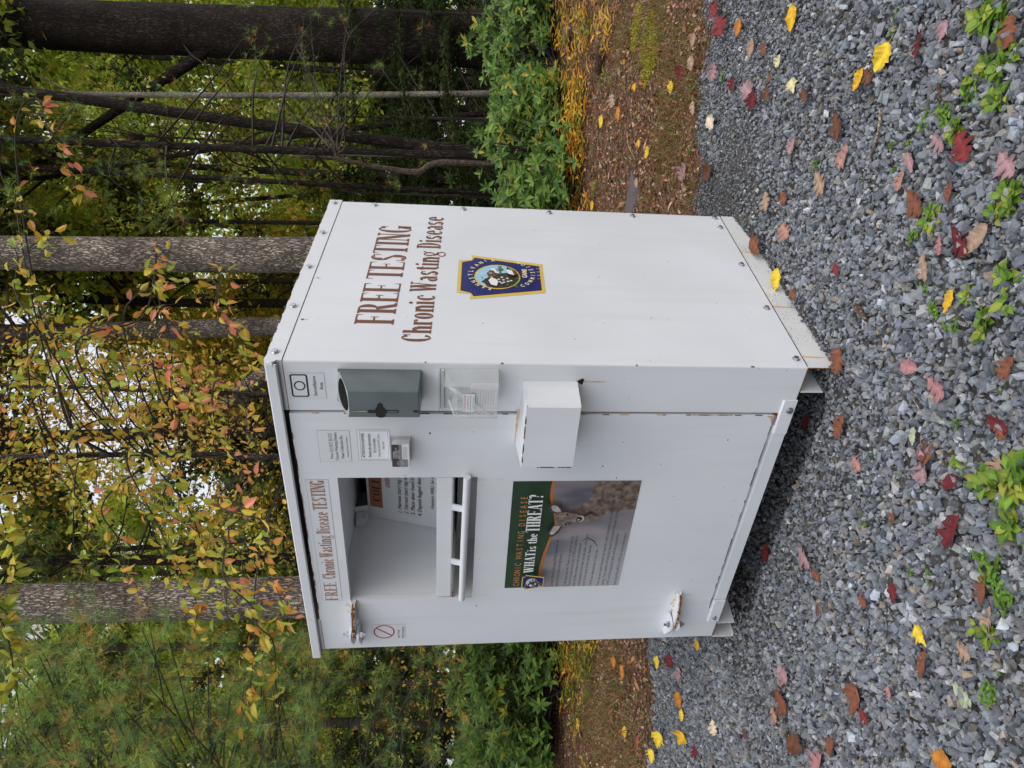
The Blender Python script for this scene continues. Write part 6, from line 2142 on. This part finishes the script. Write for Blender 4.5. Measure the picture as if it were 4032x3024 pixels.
# --- the autumn sapling whose sprays hang over the bin ---
AC = [(.36, .42, .05), (.46, .44, .05), (.55, .42, .05), (.60, .36, .045), (.62, .26, .07), (.28, .38, .05), (.56, .44, .05), (.42, .44, .05), (.34, .42, .05), (.60, .40, .045)]
AO = [(.62, .28, .06), (.64, .22, .10), (.60, .34, .05), (.55, .40, .05), (.66, .24, .14), (.42, .40, .05)]
P = trunk_pts(0, 1795, 900, 1812, 4.6, 4.6, bend=.03, seed=3)
root = empty('autumn_sapling', P[0], 'slim dark sapling whose orange and yellow sprays hang over the bin', 'sapling')
s = Soup(); V, F = tube(P, np.linspace(.026, .014, len(P)), 9, .08, 3); s.add(V, F, (1, 1, 1)); s.build('trunk', BK_slim, root, smooth=True)
sprays = [
 ([(60, 560), (139, 386), (199, 530), (277, 675), (313, 801)], 3.6, 0, 26, 1), ([(120, 1150), (60, 760), (120, 850), (200, 960)], 3.6, 0, 18, 0), ([(219, 1351), (140, 1150), (100, 1000), (230, 900)], 3.5, 0, 24, 0),
 ([(150, 1300), (60, 1150), (70, 1020), (30, 920)], 3.3, 0, 18, 0), ([(259, 1640), (225, 1497), (219, 1351), (298, 1290), (350, 1330)], 3.7, 1, 34, 0), ([(225, 1497), (300, 1400), (340, 1290), (400, 1270)], 3.6, 0, 20, 0),
 ([(300, 1350), (560, 1250), (616, 1006), (610, 1125), (663, 1298), (670, 1477), (703, 1729)], 3.5, 0, 60, 1), ([(500, 1200), (822, 1099), (855, 1218), (928, 1298), (975, 1417), (1014, 1490)], 3.6, 0, 40, 1),
 ([(600, 1430), (663, 1477), (742, 1563), (815, 1616), (862, 1722)], 3.5, 0, 40, 1), ([(380, 1380), (460, 1404), (504, 1497), (500, 1580), (520, 1640)], 3.5, 0, 26, 0), ([(259, 1790), (300, 1700), (420, 1650), (560, 1700)], 4.0, 1, 24, 0),
 ([(500, 1810), (586, 2000), (648, 2123), (710, 2247), (772, 2370), (765, 2494)], 3.4, 0, 70, 0), ([(600, 1810), (741, 2000), (802, 2154), (877, 2247), (895, 2432)], 3.4, 0, 60, 0), ([(700, 1815), (640, 1990), (760, 2080), (860, 2160)], 3.6, 0, 40, 0),
 ([(860, 1990), (1049, 2062), (1049, 2216), (1099, 2340), (1130, 2432)], 3.2, 0, 44, 1), ([(877, 2247), (1000, 2401), (1000, 2556), (988, 2679), (957, 2821)], 3.2, 0, 46, 0), ([(1000, 2401), (1074, 2525), (1086, 2679), (1075, 2740)], 3.2, 0, 20, 0),
 ([(200, 1830), (333, 2000), (370, 2111), (432, 2235)], 3.7, 0, 26, 0), ([(300, 1850), (290, 2140), (330, 2205), (300, 2260)], 3.7, 0, 12, 0), ([(400, 2000), (470, 2130), (500, 2260), (540, 2310)], 3.5, 0, 20, 1),
 ([(850, 1500), (960, 1600), (980, 1720), (1050, 1760)], 3.7, 0, 18, 1), ([(850, 1722), (920, 1790), (960, 1860), (900, 1900)], 3.7, 0, 18, 1), ([(260, 1800), (300, 1900), (330, 1960)], 3.9, 1, 14, 0),
 ([(150, 1560), (90, 1660), (40, 1780), (20, 1850)], 3.8, 0, 22, 0), ([(100, 1380), (60, 1480), (0, 1560), (-60, 1640)], 3.8, 0, 22, 0), ([(700, 1300), (780, 1400), (760, 1500), (800, 1560)], 4.2, 0, 24, 1),
 ([(480, 1830), (560, 1900), (640, 1960), (660, 2040)], 3.8, 0, 24, 0), ([(900, 2100), (950, 2200), (960, 2330), (1010, 2390)], 3.4, 0, 26, 1),
 ([(560, 1480), (600, 1560), (560, 1640), (600, 1720)], 4.2, 0, 26, 0), ([(330, 1450), (400, 1540), (400, 1620), (440, 1690)], 4.4, 0, 26, 0), ([(120, 1220), (180, 1280), (120, 1420), (150, 1500)], 4.2, 0, 26, 0)]
bs, lv = Soup(), Soup()
g = np.random.default_rng(8)
TR = P
for pts, dep, thick, nl, warm in sprays:
    c3 = [at(a, b, dep + .12 * math.sin(i * 2.1 + dep * 7)) for i, (a, b) in enumerate(pts)]
    h0 = min(max(c3[0][2] + .15, TR[3][2]), TR[-1][2])
    b0 = np.array([np.interp(h0, TR[:, 2], TR[:, i]) for i in range(3)])
    Q = spline([b0, (b0 * .5 + c3[0] * .5) + [0, 0, .06]] + c3, 7)
    r0 = .011 if thick else .0055
    V, F = tube(Q, np.linspace(r0, .0014, len(Q)), 5)
    bs.add(V, F, (1, 1, 1))
    start = .25 if len(pts) > 3 else .3
    nl = int(nl * 1.2)
    for k in range(nl):
        t = start + (1 - start) * (k + g.random()) / nl
        i = min(t * (len(Q) - 1), len(Q) - 1.001)
        q = Q[int(i)] + (Q[int(i) + 1] - Q[int(i)]) * (i % 1)
        dirn = (Q[int(i) + 1] - Q[int(i)])
        dirn /= np.linalg.norm(dirn) + 1e-9
        sd3 = rdir(1, g)[0] * .9 + dirn * .7 + np.array([0, 0, -.55])
        off = rdir(1, g)[0] * g.uniform(0, .085)
        if np.linalg.norm(off) > .03:
            V, F = tube([q, q + off], [.0015, .001], 3)
            bs.add(V, F, (1, 1, 1))
        L = g.uniform(.040, .072)
        lv.inst(LEAF_V, LEAF_F, frames_x(sd3[None], (rdir(1, g) + [0, 0, .6]), np.array([L])) * np.array([1, 1.15, 1.5])[None, None, :], (q + off)[None], pick(AO if (warm and g.random() < .75) else AC, 1, g, .12), LEAF_C)
bs.build('branches', BK_twig, root)
lv.build('foliage', M_leaf, root)

# a second sapling out of frame whose sprays enter at the photo's top-of-scene border
c = spot(-1.75, 2.9)
root = empty('autumn_sapling', c, 'yellow green leafy sprays entering above the hinge side oak', 'sapling')
TR = np.linspace(c, c + [0.1, .1, 4.2], 12)
s = Soup(); V, F = tube(TR, np.linspace(.022, .01, 12), 8); s.add(V, F, (1, 1, 1)); s.build('trunk', BK_slim, root, smooth=True)
bs, lv = Soup(), Soup()
for pts, dep, nl in (([(-250, 2500), (-60, 1960), (10, 2050), (45, 2200), (20, 2330)], 2.9, 40), ([(-250, 2700), (-40, 2440), (25, 2500), (50, 2650), (10, 2750)], 2.9, 40), ([(-200, 2500), (-60, 2350), (0, 2390), (60, 2450)], 2.9, 14)):
    c3 = [at(a, b, dep) for a, b in pts]
    b0 = np.array([np.interp(c3[0][2], TR[:, 2], TR[:, i]) for i in range(3)])
    Q = spline([b0] + c3, 7)
    V, F = tube(Q, np.linspace(.007, .0014, len(Q)), 5)
    bs.add(V, F, (1, 1, 1))
    for k in range(nl):
        i = min((.3 + .7 * k / nl) * (len(Q) - 1), len(Q) - 1.001)
        q = Q[int(i)] + (Q[int(i) + 1] - Q[int(i)]) * (i % 1)
        L = g.uniform(.05, .075)
        lv.inst(LEAF_V, LEAF_F, frames_x((rdir(1, g) * .8 + [0, 0, -.5]), (rdir(1, g) + [0, 0, .6]), np.array([L])) * np.array([1, 1.15, 1.5])[None, None, :], (q + rdir(1, g)[0] * g.uniform(0, .03))[None], pick(AC[:3] + AC[5:7] + [(.5, .35, .05)], 1, g, .12), LEAF_C)
bs.build('branches', BK_twig, root)
lv.build('foliage', M_leaf, root)

# --- the rest of the wood, far off ---
s = Soup()
g = np.random.default_rng(95)
n = 90000
f = g.uniform(33, 44, n)
l = g.uniform(-.66, .66, n) * f
x, y = CAM[0] + FWD[0] * f + RGT[0] * l, CAM[1] + FWD[1] * f + RGT[1] * l
top = 15.5 + 3 * np.sin(l * .35) + 2 * np.sin(l * .9 + 1) - 5.5 * np.exp(-((l + 2.2) / 5) ** 2) + 3 * (l > 6)
z = ground_z(x, y) + top * g.random(n) ** .9
cl_ = np.sin(x * .9 + z * .7) * np.sin(y * .8 - z * .9) * np.sin(l * 1.3 + z * .5)
ok = cl_ > g.uniform(-.95, .25, n)
x, y, z, l = x[ok], y[ok], z[ok], l[ok]
n = len(x)
col = np.where((np.abs(l + 2) < 6)[:, None], pick(GREENS['gold'], n, g, .25), pick(GREENS['lime'], n, g, .25))
s.inst(CARD_V, CARD_F, frames(rdir(n, g) + [0, 0, .5], g.uniform(0, 6.28, n), g.uniform(.2, .42, n)), np.stack([x, y, z], -1), col)
tag(s.build('far_woodland', M_far), kind='stuff')

# --- a golden leaved small tree between the sapling and the wood ---
def golden(name, label, py, d, areas, seed, pal, size):
    g = np.random.default_rng(seed)
    c = spot((1512 - py) / FPX * d * -1 * -1, d)
    root = empty(name, c, label, 'tree', 'small golden leaved trees')
    TR = np.linspace(c, c + [.1, .1, 6.0], 14)
    s = Soup(); V, F = tube(TR, np.linspace(.04, .015, 14), 8, .05, seed); s.add(V, F, (1, 1, 1)); s.build('trunk', BK_slim, root, smooth=True)
    s, lv = Soup(), Soup()
    for (x0, x1, y0, y1, k, m) in areas:
        for _ in range(k):
            t = at(g.uniform(x0, x1), g.uniform(y0, y1), d + g.uniform(-1.2, 1.2))
            h = min(max(t[2] - .2, TR[2][2]), TR[-1][2])
            b = np.array([np.interp(h, TR[:, 2], TR[:, i]) for i in range(3)])
            Q = spline([b, (b + t) / 2 + g.normal(0, .1, 3), t, t + g.normal(0, .25, 3) + [0, 0, -.1]], 5)
            V, F = tube(Q, np.linspace(.006, .0015, len(Q)), 4)
            s.add(V, F, (1, 1, 1))
            idx = g.uniform(.5, 1, m) * (len(Q) - 1.001)
            PP = Q[idx.astype(int)] + g.normal(0, .13, (m, 3))
            lv.inst(LEAF_V, LEAF_F, frames_x(rdir(m, g) + [0, 0, -.5], rdir(m, g) + [0, 0, .6], size * g.uniform(.7, 1.3, m)) * np.array([1, 1.2, 1.4])[None, None, :], PP, pick(pal, m, g, .15), LEAF_C)
    s.build('branches', BK_twig, root)
    lv.build('crown', M_leaf, root)


GP = [(.62, .42, .05), (.55, .44, .06), (.66, .34, .05), (.44, .42, .06), (.70, .46, .08)]
golden('golden_tree', 'slender tree with small golden leaves filling the gap over the bin lid', 1600, 7.6, [(-100, 500, 1330, 2000, 66, 34), (450, 950, 1350, 1800, 40, 30), (700, 1250, 1750, 2250, 24, 24)], 61, GP, .055)
golden('golden_tree', 'small yellow leaved tree beyond the pine boughs on the hinge side', 2700, 9.5, [(300, 1500, 2450, 3000, 40, 22), (1500, 1800, 2500, 3000, 14, 16)], 62, GP, .06)
golden('golden_tree', 'small yellow green tree between the thin pale trunk and the light oak', 620, 12.5, [(-100, 900, 350, 880, 60, 34), (900, 1400, 330, 700, 20, 28)], 63, [(.44, .50, .06), (.55, .50, .07), (.34, .42, .05)], .08)
